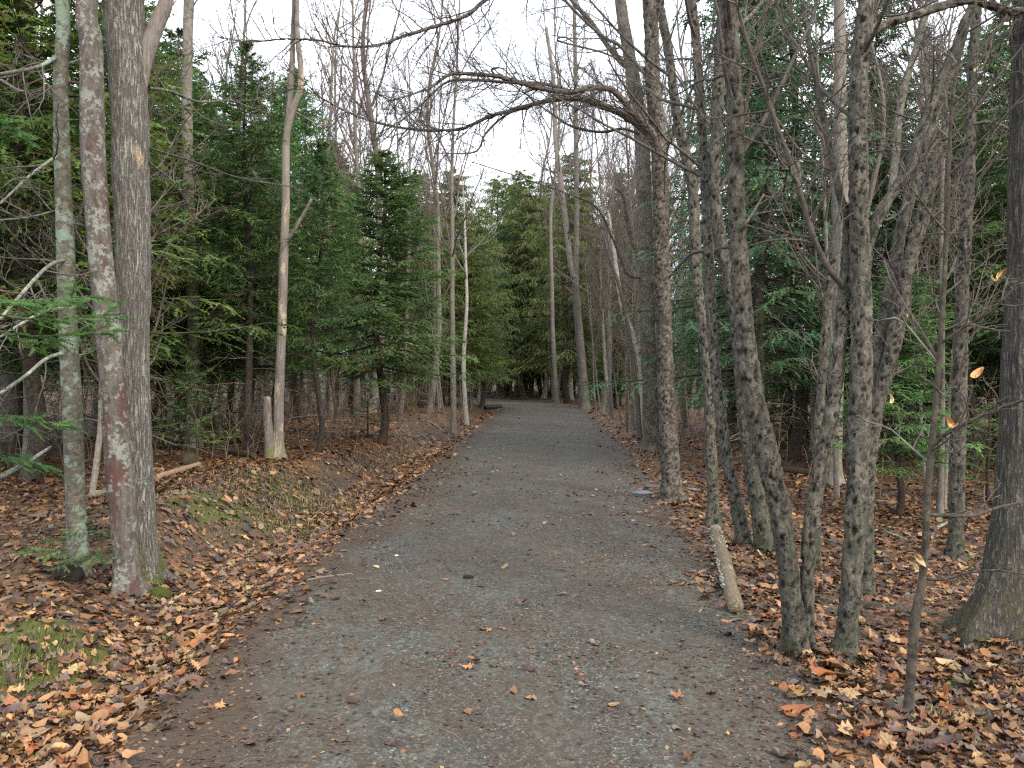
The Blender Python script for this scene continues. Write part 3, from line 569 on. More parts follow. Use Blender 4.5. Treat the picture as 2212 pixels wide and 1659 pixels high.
def sprays(fo, wo, B, rb, g, lat=11, spg=5, width=.026, l0=.42, droop=-.12, spl=(.10, .17), bare=.15, tint0=.5):
    """a bough (polylines B) with side shoots and needles"""
    m, n0 = B.shape[:2]; wo.add(*tubes(B, rb, 4)); Lb = np.linalg.norm(np.diff(B, axis=1), axis=2).sum(1)
    t = (bare + (1 - bare) * (np.arange(lat)[None] + g.random((m, lat))) / lat) * (n0 - 1); i = np.clip(t.astype(int), 0, n0 - 2); f = (t - i)[..., None]; mi = np.arange(m)[:, None]
    T = norm(np.gradient(B, axis=1)); p = B[mi, i] * (1 - f) + B[mi, i + 1] * f; tt = T[mi, i]; S = norm(np.cross(tt, np.array([0, 0, 1.]) + .15 * g.normal(size=tt.shape)))
    sg = np.where((np.arange(lat)[None] + g.integers(0, 2, (m, 1))) % 2, 1, -1)[..., None]; d = norm(tt * g.uniform(.5, .9, (m, lat, 1)) + S * sg * g.uniform(.7, 1.1, (m, lat, 1)))
    ll = (l0 * Lb[:, None] * (1 - .75 * t / (n0 - 1)) * g.uniform(.6, 1.15, (m, lat)) + np.minimum(.10, .14 * Lb[:, None])); p = p.reshape(-1, 3); d = d.reshape(-1, 3); ll = ll.ravel(); pts = [p]
    for j in range(3): d = norm(d + .10 * g.normal(size=d.shape) + np.array([0, 0, droop])); pts.append(pts[-1] + d * (ll / 3)[:, None])
    C = np.stack(pts, 1); rc = np.full(C.shape[:2], .0022); wo.add(*tubes(C[:, ::3], rc[:, ::3], 3))
    bt = np.clip(tint0 + .16 * g.normal(size=m), 0, .92); ct = np.clip(np.repeat(bt, lat) + .10 * g.normal(size=len(C)), 0, .93); ct = np.where(g.random(len(C)) < .07, 1., ct)
    feather(fo, C, width, g, ct); feather(fo, B[:, n0 // 2:], width, g, bt)
    m2 = len(C); t = (np.arange(spg)[None] + g.random((m2, spg))) / spg * 3; i = np.clip(t.astype(int), 0, 2); f = (t - i)[..., None]; mi = np.arange(m2)[:, None]
    p = C[mi, i] * (1 - f) + C[mi, i + 1] * f; tt = norm(C[mi, i + 1] - C[mi, i]); S = norm(np.cross(tt, np.array([0, 0, 1.]) + .3 * g.normal(size=tt.shape)))
    sg = np.where((np.arange(spg)[None] + g.integers(0, 2, (m2, 1))) % 2, 1, -1)[..., None]; d = norm(tt + S * sg * g.uniform(.6, 1.1, (m2, spg, 1)) + np.array([0, 0, droop * 1.2])).reshape(-1, 3); p = p.reshape(-1, 3)
    sl = g.uniform(*spl, len(p)) * np.clip(np.repeat(np.repeat(Lb, lat) * 1.4, spg), .35, 1); pts = [p]
    for j in range(3): d = norm(d + .12 * g.normal(size=d.shape) + np.array([0, 0, droop * .6])); pts.append(pts[-1] + d * (sl / 3)[:, None])
    feather(fo, np.stack(pts, 1), width, g, np.clip(np.repeat(ct, spg) + .08 * g.normal(size=len(p)), 0, 1))
def conifer_parts(h, r0, cs, Rm, nb, seed, mat, lat=11, spg=5, width=.026, rise=(.75, -.25), curve=.25, droop=-.12, shape=.8, deadn=26, tint0=.5, spl=(.10, .17), wmat=None, tmat=None, thin=0.):
    g = np.random.default_rng(seed); tz = np.linspace(0, h, 14); P = np.stack([.02 * h * vnoise(np.stack([tz * .35, tz * 0, tz * 0], -1) + seed, 1) * (tz > .1), .02 * h * vnoise(np.stack([tz * .35, tz * 0 + 5, tz * 0], -1) + seed, 2) * (tz > .1), tz], 1); P[:, :2] -= P[0, :2]; P[0, 2] = -.15
    R = r0 * (1 - tz / h) ** .8 + .006; gt = Geo(); Pt, Rt = trunk_geo(gt, P, R, 12, .14, 'lump', True, seed)
    u = (np.arange(nb) + g.random(nb) * .8) / nb; zt = h * (cs + (1 - cs) * u ** .92) * .985
    az = np.arange(nb) * 2.39996 + g.normal(0, .35, nb); Lb = (Rm * np.clip(1 - u, 0, 1) ** shape * g.uniform(.42, 1.32, nb) + .10) * (1 - .5 * np.exp(-u / .06) * g.random(nb)); el = rise[1] + (rise[0] - rise[1]) * u ** 1.3 + g.normal(0, .08, nb)
    keep = g.random(nb) > thin; zt, az, Lb, el = zt[keep], az[keep], Lb[keep], el[keep]; s = np.linspace(0, 1, 8)[None]
    bx = np.interp(zt, Pt[:, 2], Pt[:, 0]); by = np.interp(zt, Pt[:, 2], Pt[:, 1]); hr = Lb[:, None] * s * np.cos(el)[:, None]; wv = .06 * Lb[:, None] * np.sin(s * 4 + g.random((len(Lb), 1)) * 6) * s
    B = np.stack([bx[:, None] + hr * np.cos(az)[:, None] - wv * np.sin(az)[:, None], by[:, None] + hr * np.sin(az)[:, None] + wv * np.cos(az)[:, None], zt[:, None] + Lb[:, None] * (np.sin(el)[:, None] * s + curve * (s ** 2 - s * .6))], -1)
    rb = np.clip(.011 * Lb, .004, .03)[:, None] * np.linspace(1, .25, 8)[None]; fo, wo_ = Geo(), Geo(); sprays(fo, wo_, B, rb, g, lat, spg, width, droop=droop, tint0=tint0, spl=spl)
    out = [('trunk', gt.mesh('trunk', tmat or mat_spruce)), ('crown', fo.mesh('crown', mat, flat=True)), ('boughs', wo_.mesh('boughs', wmat or mat_spruce))]
    if deadn:
        PP, RR = resamp(Pt, Rt, 20); lim = max(.12, min(.6, cs + .25)); A, ra = grow(PP, RR, deadn, .08, lim, (70, 105), (.5, 1.), 6, .10, (0, 0, -.25), .007, .3, .1, absl=Rm * .75, g=g); gd = Geo(); gd.add(*tubes(A, ra, 4))
        C, rc = grow(A, ra, 6, .2, 1, (25, 60), (.25, .5), 4, .2, (0, 0, -.25), .006, .4, .3, rmin=.0018, g=g); gd.add(*tubes(C, rc, 3)); out.append(('dead_branches', gd.mesh('dead_branches', mat_deadtwig)))
    return out
PROTO = {}; FINE = 1
def proto(key, **kw): PROTO[key] = conifer_parts(**kw)
def place(key, name, label, cat, x, y, s=1., rz=0., group=None, sz=None, tilt=(0, 0), skip=(), cm=None):
    r = root(name, label, cat, (x, y, hz(x, y)), group); r.rotation_euler = (tilt[0], tilt[1], rz); r.scale = (s, s, s if sz is None else sz)
    for nm, me in PROTO[key]:
        if nm not in skip:
            o_ = obj(nm, me, r)
            if cm and nm == 'crown': o_.material_slots[0].link = 'OBJECT'; o_.material_slots[0].material = cm
    return r
proto('fir_a', h=6.6, r0=.075, cs=.24, Rm=1.95, nb=135, seed=1, mat=mat_needle, lat=15, spg=6, width=.025, tint0=.5, tmat=mat_spruce)
proto('fir_b', h=7.5, r0=.08, cs=.32, Rm=1.75, nb=118, seed=2, mat=mat_needle, lat=14, spg=6, width=.025, rise=(.7, -.1), thin=.12, tint0=.45)
FINE = 1
proto('fir_c', h=11, r0=.11, cs=.16, Rm=2.5, nb=125, seed=3, mat=mat_hemlock, lat=13, spg=6, width=.03, rise=(.5, -.2), curve=.1, droop=-.2, shape=.65, spl=(.13, .22), deadn=34)
proto('hemlock_a', h=14, r0=.17, cs=.14, Rm=3.3, nb=190, seed=4, mat=mat_olive, lat=13, spg=5, width=.036, rise=(.35, -.15), curve=-.15, droop=-.28, shape=.5, spl=(.14, .24), deadn=20)
proto('pole', h=15, r0=.12, cs=.30, Rm=2.3, nb=95, seed=5, mat=mat_hemlock, lat=11, spg=5, width=.045, rise=(.5, -.2), curve=.1, droop=-.2, shape=.6, spl=(.18, .28), deadn=60)
FINE = 2
proto('bush', h=3.6, r0=.04, cs=.12, Rm=1.5, nb=70, seed=7, mat=mat_olive, lat=12, spg=6, width=.018, rise=(.5, -.05), deadn=24, tint0=.5, droop=-.06)
proto('bush_green', h=4.2, r0=.045, cs=.16, Rm=1.6, nb=75, seed=8, mat=mat_needle, lat=12, spg=6, width=.018, rise=(.5, 0), deadn=20, tint0=.65, droop=-.08)
proto('small', h=1.9, r0=.018, cs=.12, Rm=.62, nb=34, seed=6, mat=mat_needle, lat=8, spg=4, width=.017, rise=(.6, .05), spl=(.05, .09), deadn=0, tint0=.6)

def bare_parts(h, r0, seed, mat, start=.4, k=(20, 7, 6, 2), spread=(25, 50), fork=False):
    g = np.random.default_rng(seed); tz = np.linspace(0, h, 12); P = np.stack([.035 * h * vnoise(np.stack([tz * .25, 0 * tz, 0 * tz], -1) + seed * 3.1, 1), .03 * h * vnoise(np.stack([tz * .25, 0 * tz + 3, 0 * tz], -1) + seed * 3.1, 2), tz], 1); P[:, :2] -= P[0, :2]; P[0, 2] = -.15
    R = r0 * (1 - .9 * tz / h) ** .9 + .004; gt = Geo(); Pt, Rt = trunk_geo(gt, P, R, 12, .16, 'lump', True, seed); PP, RR = resamp(Pt, Rt, 30); cr = Geo()
    A, ra = grow(PP, RR, k[0], start, .98, spread, (.16, .32), 9, .09, (0, 0, .6), .011, 0, .45, g=g); cr.add(*tubes(A, ra, 5))
    B, rb = grow(A, ra, k[1], .2, 1, (25, 55), (.3, .55), 6, .13, (0, 0, .35), .009, 0, .4, g=g); cr.add(*tubes(B, rb, 4))
    C, rc = grow(B, rb, k[2], .2, 1, (25, 55), (.3, .6), 5, .15, (0, 0, .25), .008, 0, .35, rmin=.003, g=g); cr.add(*tubes(C, rc, 3))
    if k[3]: D, rd = grow(C, rc, k[3], .3, 1, (25, 55), (.4, .7), 3, .15, (0, 0, .2), .008, 0, .2, rmin=.0026, g=g); cr.add(*tubes(D, rd, 3))
    return [('trunk', gt.mesh('trunk', mat)), ('crown', cr.mesh('crown', mat_palebranch if mat is mat_pale else mat_twigfar))]
mat_twigfar = bark('reddish_twigs', (.085, .062, .052), (.20, .155, .135), (30, 30, 10), .3, .004)
PROTO['bare_a'] = bare_parts(14, .12, 1, mat_grey, .30); PROTO['bare_b'] = bare_parts(17, .15, 2, mat_grey, .42); PROTO['bare_c'] = bare_parts(12, .09, 3, mat_grey, .3, spread=(20, 40))
PROTO['bare_pale'] = bare_parts(13, .10, 4, mat_pale, .5, k=(12, 6, 5, 1)); PROTO['bare_thin'] = bare_parts(8, .045, 5, mat_grey, .25, k=(14, 6, 4, 1))
PROTO['bare_d'] = bare_parts(19, .2, 6, mat_grey, .38)

# ------------------------------------------------------------------ the near left trees
traced_tree('fir_tree', 'straight grey-green lichened fir trunk with thin dead boughs, leftmost of the near left trees', 'tree',
    [(170, 1238, 44), (166, 1150, 42), (160, 1000, 41), (154, 850, 39), (147, 700, 37), (141, 520, 36), (135, 350, 33), (131, 180, 31), (134, 0, 29)], mat_fir, 'lump', .02, 24, .04, 9, None, seed=1,
    limbs=[([(140, 762, 9), (100, 775, 8), (55, 812, 7), (0, 850, 7)], -.8, (4, 3, 0, .5), 'dead_branch', mat_palebranch), ([(146, 665, 8), (100, 672, 7), (45, 700, 6), (0, 728, 5)], -.7, (7, 4, 2, .6), 'dead_branch', mat_palebranch),
           ([(145, 560, 9), (105, 575, 8), (60, 620, 8), (0, 690, 6)], -.9, (8, 5, 2, .6), 'dead_branch', mat_palebranch), ([(134, 330, 7), (70, 375, 6), (0, 440, 4)], -.6, (8, 4, 2, .6), 'dead_branch', mat_palebranch),
           ([(128, 120, 9), (80, 145, 8), (0, 160, 7)], -.5, (8, 4, 2, .6), 'dead_branch'), ([(140, 450, 5), (60, 470, 4), (0, 475, 3)], .5, (8, 4, 2, .5), 'dead_branch'), ([(150, 480, 5), (210, 500, 4), (290, 560, 3)], 1.2, (8, 4, 2, .5), 'dead_branch'),
           ([(130, 140, 8), (170, 130, 6), (240, 90, 4)], .9, (6, 4, 2, .5), 'dead_branch'), ([(155, 770, 4), (200, 760, 3), (230, 730, 2)], .3, (4, 3, 0, .3), 'dead_branch')])
traced_tree('maple_tree', 'leaning red-brown maple trunk mottled with grey lichen, in front of the large ash', 'tree',
    [(276, 1278, 60), (270, 1180, 56), (262, 1080, 60), (250, 930, 58), (240, 800, 54), (232, 700, 55), (220, 580, 52), (208, 450, 52), (201, 320, 54), (199, 200, 54), (196, 90, 50), (188, 0, 46)], mat_maple, 'lump', .03, 32, .03, 9, None, wf=0.92, seed=2,
    limbs=[([(200, 190, 8), (150, 178, 7), (60, 200, 6), (0, 172, 6)], .6, (6, 4, 2, .6), 'dead_branch')])
traced_tree('ash_tree', 'large grey furrowed ash trunk with a broken pale limb forking off it', 'tree',
    [(314, 1258, 72), (306, 1150, 66), (298, 1000, 64), (290, 850, 68), (288, 700, 74), (287, 550, 80), (283, 400, 80), (281, 250, 82), (275, 120, 86), (266, 0, 90)], mat_ash, 'furrow', .01, 56, .022, 10, None, wf=0.9, seed=3, Y=6.75,
    limbs=[([(286, 290, 20), (298, 210, 30), (310, 140, 34), (325, 90, 34), (342, 45, 32), (358, 5, 30), (366, -60, 26)], .1, None, 'broken_limb', mat_dead), ([(322, 190, 6), (370, 198, 6), (430, 220, 5), (500, 218, 4), (560, 240, 3)], 1.5, (9, 5, 3, .5), 'limb'),
           ([(324, 320, 4), (420, 350, 4), (520, 385, 3), (640, 405, 2)], 2.5, (8, 5, 2, .5), 'limb'), ([(322, 350, 4), (380, 400, 3), (420, 470, 2)], .8, (7, 5, 2, .5), 'limb')])
traced_tree('background_maple_tree', 'grey-brown trunk rising behind the young fir right of the large ash', 'tree',
    [(418, 905, 32), (417, 800, 28), (418, 700, 26), (412, 550, 24), (407, 400, 23), (404, 200, 22), (408, 0, 21)], mat_grey, 'lump', .02, 18, .08, 11, (9, 5, 3), seed=4, Y=15.5, twmat=mat_twigfar)
traced_tree('dead_tree', 'slender grey dead tree with a twin crooked top and a broken side branch', 'dead tree',
    [(601, 993, 27), (601, 930, 23), (604, 820, 21), (609, 700, 20), (612, 580, 20), (616, 480, 18), (617, 400, 18), (617, 330, 17), (621, 270, 13), (624, 240, 8)], mat_dead, 'lump', .0, 20, .05, None, None, seed=5,
    limbs=[([(617, 330, 13), (620, 280, 13), (626, 210, 12), (631, 130, 12), (633, 60, 9), (636, -40, 8)], .05, (5, 4, 2, .7), 'stem'), ([(617, 335, 15), (620, 285, 16), (633, 235, 15), (648, 195, 13), (650, 150, 12), (643, 80, 12), (642, 0, 10), (645, -60, 9)], -.1, (5, 4, 2, .7), 'stem'),
           ([(620, 520, 9), (640, 490, 8), (660, 455, 7), (673, 430, 6)], -.1, None, 'broken_branch'), ([(634, 240, 3), (680, 265, 3), (720, 275, 2)], .8, (6, 4, 2, .5), 'limb')])
traced_tree('snag', 'broken off pale stub of a trunk standing beside the slender dead tree', 'stump',
    [(584, 993, 24), (581, 940, 21), (578, 900, 20), (577, 858, 18)], mat_dead, 'lump', 0, 18, .04, None, None, seed=6)

def young_fir(label, base, w, topy, key, crownscale=1., lean=0., seed=0, name='fir_tree', sxy=None, cm=None, back=0.):
    gp = ground_at(*base); Y = gp[1] + back; gp = np.array([(base[0] - W_ / 2) / F_ * Y, Y, 0]); gp[2] = hz(gp[0], Y); hh = (H_ / 2 - topy) / F_ * Y + CAM_H - gp[2]; h0 = max(v.co[2] for v in PROTO[key][0][1].vertices); s = hh / h0
    return place(key, name, label, 'fir', gp[0], gp[1], (s * crownscale) if sxy is None else sxy, seed * 1.7, None, s, cm=cm)
young_fir('tall dark fir right behind and left of the slender dead tree', (535, 1000), 18, 90, 'fir_b', .9, seed=1, back=1.6)
young_fir('thin young fir on the leaf bank just right of the slender dead tree', (687, 995), 14, 300, 'fir_b', .9, seed=2, back=1.)
young_fir('bushy green fir on the bank standing closest to the path curve', (822, 957), 16, 325, 'fir_a', 1.2, seed=3)
young_fir('dark stemmed fir just behind the bushy fir near the path', (862, 888), 12, 380, 'fir_a', .9, seed=4)
young_fir('fir with a short dark stem behind the thin young fir', (723, 886), 14, 300, 'fir_a', .9, seed=5, cm=mat_yellowfir)
young_fir('full pointed fir behind the top of the slender dead tree', (640, 905), 14, 150, 'fir_a', .8, seed=6)
young_fir('yellow-green fir with low boughs reaching over the left path edge', (1000, 880), 12, 520, 'fir_a', 1.15, seed=8, cm=mat_yellowfir)
young_fir('pale green fir at the back near the pipe end of the bank', (960, 872), 10, 600, 'fir_a', 1.3, seed=13, cm=mat_yellowfir)
young_fir('fir filling the gap between the large ash and the grey-brown trunk', (375, 930), 12, 60, 'fir_b', 1.1, seed=9)
young_fir('fir behind the tall dark fir, showing to its left', (455, 925), 12, 240, 'fir_a', 1., seed=10)
young_fir('fir between the bushy fir and the thin young fir', (765, 900), 12, 400, 'fir_b', 1., seed=11, cm=mat_yellowfir)
young_fir('fir at the back with its tip beside the bushy fir', (905, 880), 10, 430, 'fir_a', 1., seed=12, cm=mat_yellowfir)

# ------------------------------------------------------------------ the right trees
pit = dict(mat=mat_beech, style='pits', sides=36, step=.018)
traced_tree('maple_tree', 'mottled grey trunk farthest back of the right verge pair, moss on its root', 'tree',
    [(1412, 976, 42), (1408, 900, 36), (1402, 780, 35), (1397, 650, 34), (1394, 500, 34), (1391, 400, 34), (1386, 290, 33), (1370, 180, 30), (1352, 80, 27), (1340, 0, 25)], mat_beechr, 'lump', .01, 26, .06, 13, (10, 5, 3), wf=.95, seed=11, crown_t=.6,
    limbs=[([(1392, 150, 12), (1350, 140, 14), (1310, 95, 11), (1275, 45, 10), (1235, 0, 9), (1200, -60, 7)], .6, (9, 6, 3, 1.4)),            ([(1388, 600, 7), (1355, 590, 6), (1325, 520, 5), (1290, 450, 4), (1230, 420, 3), (1130, 385, 3), (1020, 350, 2)], -1.5, (12, 6, 3, .8))])
traced_tree('maple_tree', 'tall mottled grey trunk by the slate stones whose limbs arch over the path', 'tree',
    [(1455, 1080, 46), (1450, 1030, 42), (1442, 900, 38), (1436, 780, 36), (1431, 640, 36), (1428, 500, 35), (1426, 400, 34), (1422, 300, 36), (1412, 200, 34), (1408, 100, 33), (1402, 0, 31)], mat_beechr, 'pits', .0, 36, .02, 11, (10, 5, 3), seed=12, crown_t=.6,
    limbs=[([(1428, 340, 17), (1410, 290, 16), (1376, 252, 15), (1345, 215, 14), (1318, 193, 13), (1274, 190, 12), (1230, 199, 12), (1165, 190, 11), (1110, 175, 10), (1070, 164, 9), (1001, 159, 8), (968, 162, 7), (928, 190, 5), (888, 204, 4), (837, 219, 3)], -1.2, (56, 7, 5, .8), 'arching_limb', mat_darktwig),
           ([(1432, 355, 17), (1400, 290, 17), (1347, 248, 15), (1292, 226, 14), (1256, 212, 14), (1201, 215, 10), (1165, 222, 9), (1110, 237, 9), (1056, 252, 8), (1001, 277, 7), (946, 282, 6), (891, 279, 6), (837, 270, 5), (775, 252, 4), (727, 230, 4), (691, 208, 3), (640, 160, 2)], -.6, (60, 7, 5, .8), 'arching_limb', mat_darktwig),
           ([(1240, 200, 8), (1180, 182, 8), (1100, 178, 7), (1001, 172, 6), (957, 182, 5), (910, 226, 4), (866, 262, 4), (837, 297, 3)], -1.0, (20, 7, 5, .8), 'arching_limb', mat_darktwig),
           ([(1111, 238, 6), (1082, 256, 5), (1048, 290, 5), (1026, 328, 4), (946, 331, 2)], -1., (9, 5, 3, .5), 'limb', mat_darktwig), ([(1070, 164, 5), (1062, 150, 4), (1085, 148, 3), (1120, 175, 3), (1180, 185, 2)], -1.1, (6, 4, 2, .4), 'limb', mat_darktwig),
           ([(1395, 162, 8), (1340, 100, 8), (1311, 84, 7), (1274, 55, 6), (1220, 0, 6), (1180, -50, 4)], .2, (10, 6, 3, .9), 'limb', mat_darktwig), ([(1240, 92, 3), (1220, 80, 4), (1205, 88, 4), (1290, 110, 4), (1330, 125, 4)], .2, (5, 4, 2, .5), 'limb', mat_darktwig),
           ([(1400, -160, 12), (1250, -110, 11), (1120, -50, 10), (1048, 0, 9), (1004, 35, 8), (924, 62, 7), (866, 80, 6), (819, 97, 6), (746, 100, 5), (691, 88, 4), (620, 84, 4), (540, 90, 3), (470, 80, 2)], -.8, (56, 7, 5, .9), 'arching_limb', mat_darktwig),
           ([(1380, 290, 6), (1345, 278, 6), (1300, 285, 6), (1240, 275, 5), (1190, 245, 4), (1150, 215, 2)], .8, (9, 5, 3, .7), 'limb', mat_darktwig),
           ([(1440, 520, 6), (1475, 480, 5), (1500, 440, 4)], -.3, (4, 3, 2, .5), 'limb', mat_darktwig)])
traced_tree('beech_tree', 'slim pitted beech at the log end, first of the crowded right clump beside the path', 'tree',
    [(1541, 1140, 40), (1540, 1080, 30), (1535, 950, 29), (1531, 850, 29), (1520, 720, 29), (1505, 600, 29), (1501, 500, 29), (1495, 400, 27), (1470, 290, 26), (1455, 200, 24), (1443, 100, 23), (1425, 0, 22)], wf=.82, seed=13, top=9, crown=(18, 6, 4), crown_t=.38, drift=.02,
    limbs=[([(1470, 250, 6), (1440, 330, 5), (1435, 420, 3)], .4, (6, 4, 2, .5), 'limb', mat_darktwig)], **pit)
traced_tree('beech_tree', 'slim leaning beech growing just right of the fungus covered log', 'tree',
    [(1607, 1178, 46), (1592, 1090, 36), (1572, 1000, 33), (1557, 900, 31), (1543, 780, 30), (1535, 650, 30), (1531, 520, 29), (1521, 350, 28), (1513, 230, 27), (1503, 80, 25), (1494, 0, 24)], wf=0.76, seed=14, top=9, crown=(18, 6, 4), crown_t=.38, drift=-.01,
    limbs=[([(1560, 540, 10), (1500, 545, 9), (1470, 570, 7), (1445, 600, 4)], .5, (5, 3, 2, .4), 'limb', mat_darktwig)], **pit)
traced_tree('beech_tree', 'dark pitted beech trunk half hidden behind the scarred beech', 'tree',
    [(1655, 1192, 50), (1640, 1110, 44), (1617, 960, 40), (1603, 820, 38), (1592, 700, 36), (1572, 600, 34), (1553, 500, 34), (1543, 400, 33), (1548, 280, 31), (1556, 120, 30), (1565, 0, 28)], wf=0.82, seed=15, top=9, crown=(18, 6, 4), crown_t=.38, drift=.0, **pit)
traced_tree('beech_tree', 'scarred pitted beech leaning left at the edge of the gravel', 'tree',
    [(1718, 1413, 50), (1712, 1330, 44), (1700, 1210, 45), (1684, 1100, 48), (1662, 1000, 50), (1634, 890, 50), (1612, 760, 46), (1602, 620, 41), (1592, 480, 38), (1589, 370, 37), (1588, 260, 38), (1583, 120, 34), (1572, 0, 31)], seed=16, top=7.5, crown=(18, 6, 4), crown_t=.38, drift=.02,
    limbs=[([(1590, 60, 12), (1625, 30, 9), (1665, -20, 7)], .3, (5, 4, 2, .5)), ([(1596, 500, 8), (1620, 470, 6), (1650, 420, 4)], .3, (5, 4, 2, .4), 'limb', mat_darktwig)], **pit)
traced_tree('beech_tree', 'thin beech squeezed between the scarred beech and the thick pitted beech', 'tree',
    [(1748, 1412, 34), (1744, 1330, 32), (1744, 1240, 35), (1752, 1130, 38), (1772, 1010, 38), (1793, 910, 38), (1808, 800, 37), (1818, 700, 34), (1826, 600, 32), (1834, 500, 30), (1826, 440, 26)], wf=0.82, seed=17, top=None, crown=None, drift=.03,
    limbs=[([(1826, 470, 18), (1812, 410, 16), (1799, 350, 14), (1785, 285, 14), (1766, 190, 12), (1750, 110, 11), (1733, 0, 10), (1725, -60, 9)], .2, (12, 6, 3, .6), 'stem'),
           ([(1838, 635, 15), (1815, 610, 14), (1790, 580, 13), (1760, 520, 12), (1735, 440, 12), (1708, 350, 11), (1680, 280, 11), (1650, 190, 10), (1620, 110, 9), (1600, 40, 8), (1585, -20, 7)], -.4, (18, 6, 3, .6), 'limb', mat_darktwig),
           ([(1708, 350, 7), (1722, 350, 7), (1728, 385, 6), (1715, 430, 6)], -.2, (3, 3, 2, .3), 'limb', mat_darktwig)], **pit)
traced_tree('beech_tree', 'slender mossy stem behind the thin beech of the right clump', 'tree',
    [(1762, 1130, 26), (1764, 1040, 22), (1770, 900, 22), (1778, 780, 22), (1785, 700, 22), (1790, 620, 22), (1800, 560, 22)], wf=0.85, seed=18, top=None, crown=(8, 5, 3), crown_t=.5, clen=(.2, .4), Y=7.4, **{**pit, 'step': .02, 'sides': 26})
traced_tree('beech_tree', 'thick heavily pitted beech with a large limb bending right across the top', 'tree',
    [(1826, 1418, 62), (1833, 1330, 55), (1841, 1220, 54), (1850, 1080, 54), (1856, 930, 57), (1860, 790, 57), (1860, 650, 54), (1856, 500, 51), (1853, 360, 47), (1853, 240, 45), (1858, 130, 46), (1865, 40, 42), (1868, -20, 38)], wf=0.83, seed=19, top=7.5, crown=(18, 6, 4), crown_t=.4, drift=.0,
    limbs=[([(1866, 90, 24), (1884, 68, 22), (1905, 56, 20), (1945, 42, 19), (1990, 28, 18), (2035, 14, 18), (2070, 4, 18), (2110, 2, 17), (2150, 14, 18), (2185, 24, 16), (2240, 24, 14)], .3, (14, 6, 4, .5), 'bent_limb'),
           ([(1868, 565, 20), (1885, 500, 22), (1912, 440, 22), (1945, 395, 22), (1968, 350, 21), (1985, 300, 20), (2003, 245, 20), (2030, 180, 20), (2060, 110, 20), (2085, 50, 20), (2108, 0, 18), (2118, -60, 22)], .5, (12, 6, 3, .6), 'limb')], **pit)
traced_tree('beech_tree', 'forked pitted beech close behind the thick beech, leaning right', 'tree',
    [(1868, 1160, 40), (1873, 1040, 36), (1882, 960, 34), (1894, 890, 34), (1912, 810, 34), (1928, 750, 36), (1943, 680, 36), (1955, 600, 35), (1975, 530, 34), (1994, 470, 33), (2008, 400, 32), (2030, 330, 30), (2045, 280, 24)], wf=0.86, seed=20, top=None, crown=(16, 6, 4), crown_t=.4, clen=(.12, .25), Y=6.4,
    limbs=[([(1885, 950, 25), (1893, 850, 25), (1900, 740, 26), (1915, 660, 26), (1930, 600, 26), (1945, 500, 25), (1966, 430, 24), (1985, 370, 22), (2003, 310, 24), (2030, 210, 22), (2065, 110, 18), (2100, 10, 15)], .5, (9, 5, 3, .6), 'stem'),
           ([(1925, 420, 14), (1935, 330, 18), (1942, 250, 16), (1962, 160, 14), (1990, 70, 13), (2010, -10, 12)], .9, (8, 5, 3, .6), 'limb')], **{**pit, 'step': .02, 'sides': 30})
traced_tree('maple_tree', 'pale straight trunk with split bark standing behind the thick pitted beech', 'tree',
    [(1800, 1048, 36), (1802, 950, 34), (1806, 800, 33), (1812, 650, 34), (1814, 500, 36), (1815, 380, 36), (1815, 260, 26), (1815, 120, 24), (1812, 0, 22)], mat_grey, 'lump', .0, 22, .06, 11, (9, 5, 3), seed=21, crown_t=.6)
traced_tree('beech_tree', 'upright grey beech standing alone between the forked beech and the large oak', 'tree',
    [(2063, 1212, 44), (2065, 1140, 38), (2068, 1000, 39), (2072, 850, 37), (2077, 700, 36), (2082, 560, 34), (2092, 400, 31), (2097, 250, 28), (2102, 120, 26), (2110, 0, 24)], wf=0.8, seed=22, top=8, crown=(16, 6, 4), crown_t=.4, drift=.01,
    limbs=[([(2092, 270, 8), (2140, 265, 8), (2190, 285, 7), (2240, 320, 6)], -.4, (7, 4, 3, .5), 'limb', mat_darktwig), ([(2078, 560, 6), (2120, 545, 5), (2160, 520, 4), (2212, 500, 3)], -.4, (7, 4, 3, .4), 'limb', mat_darktwig), ([(2085, 480, 5), (2020, 450, 4), (1960, 420, 3)], -.4, (7, 4, 3, .4), 'limb', mat_darktwig)], **{**pit, 'step': .02, 'sides': 30})
traced_tree('oak_tree', 'large dark furrowed oak trunk cut by the right picture edge', 'tree',
    [(2152, 1372, 116), (2166, 1290, 100), (2180, 1200, 88), (2192, 1100, 84), (2203, 950, 82), (2212, 800, 82), (2219, 650, 82), (2225, 450, 82), (2229, 250, 80), (2230, 80, 78), (2232, 0, 76)], mat_oak, 'furrow', .0, 60, .022, 9, (6, 4, 3), seed=23, crown_t=.7)
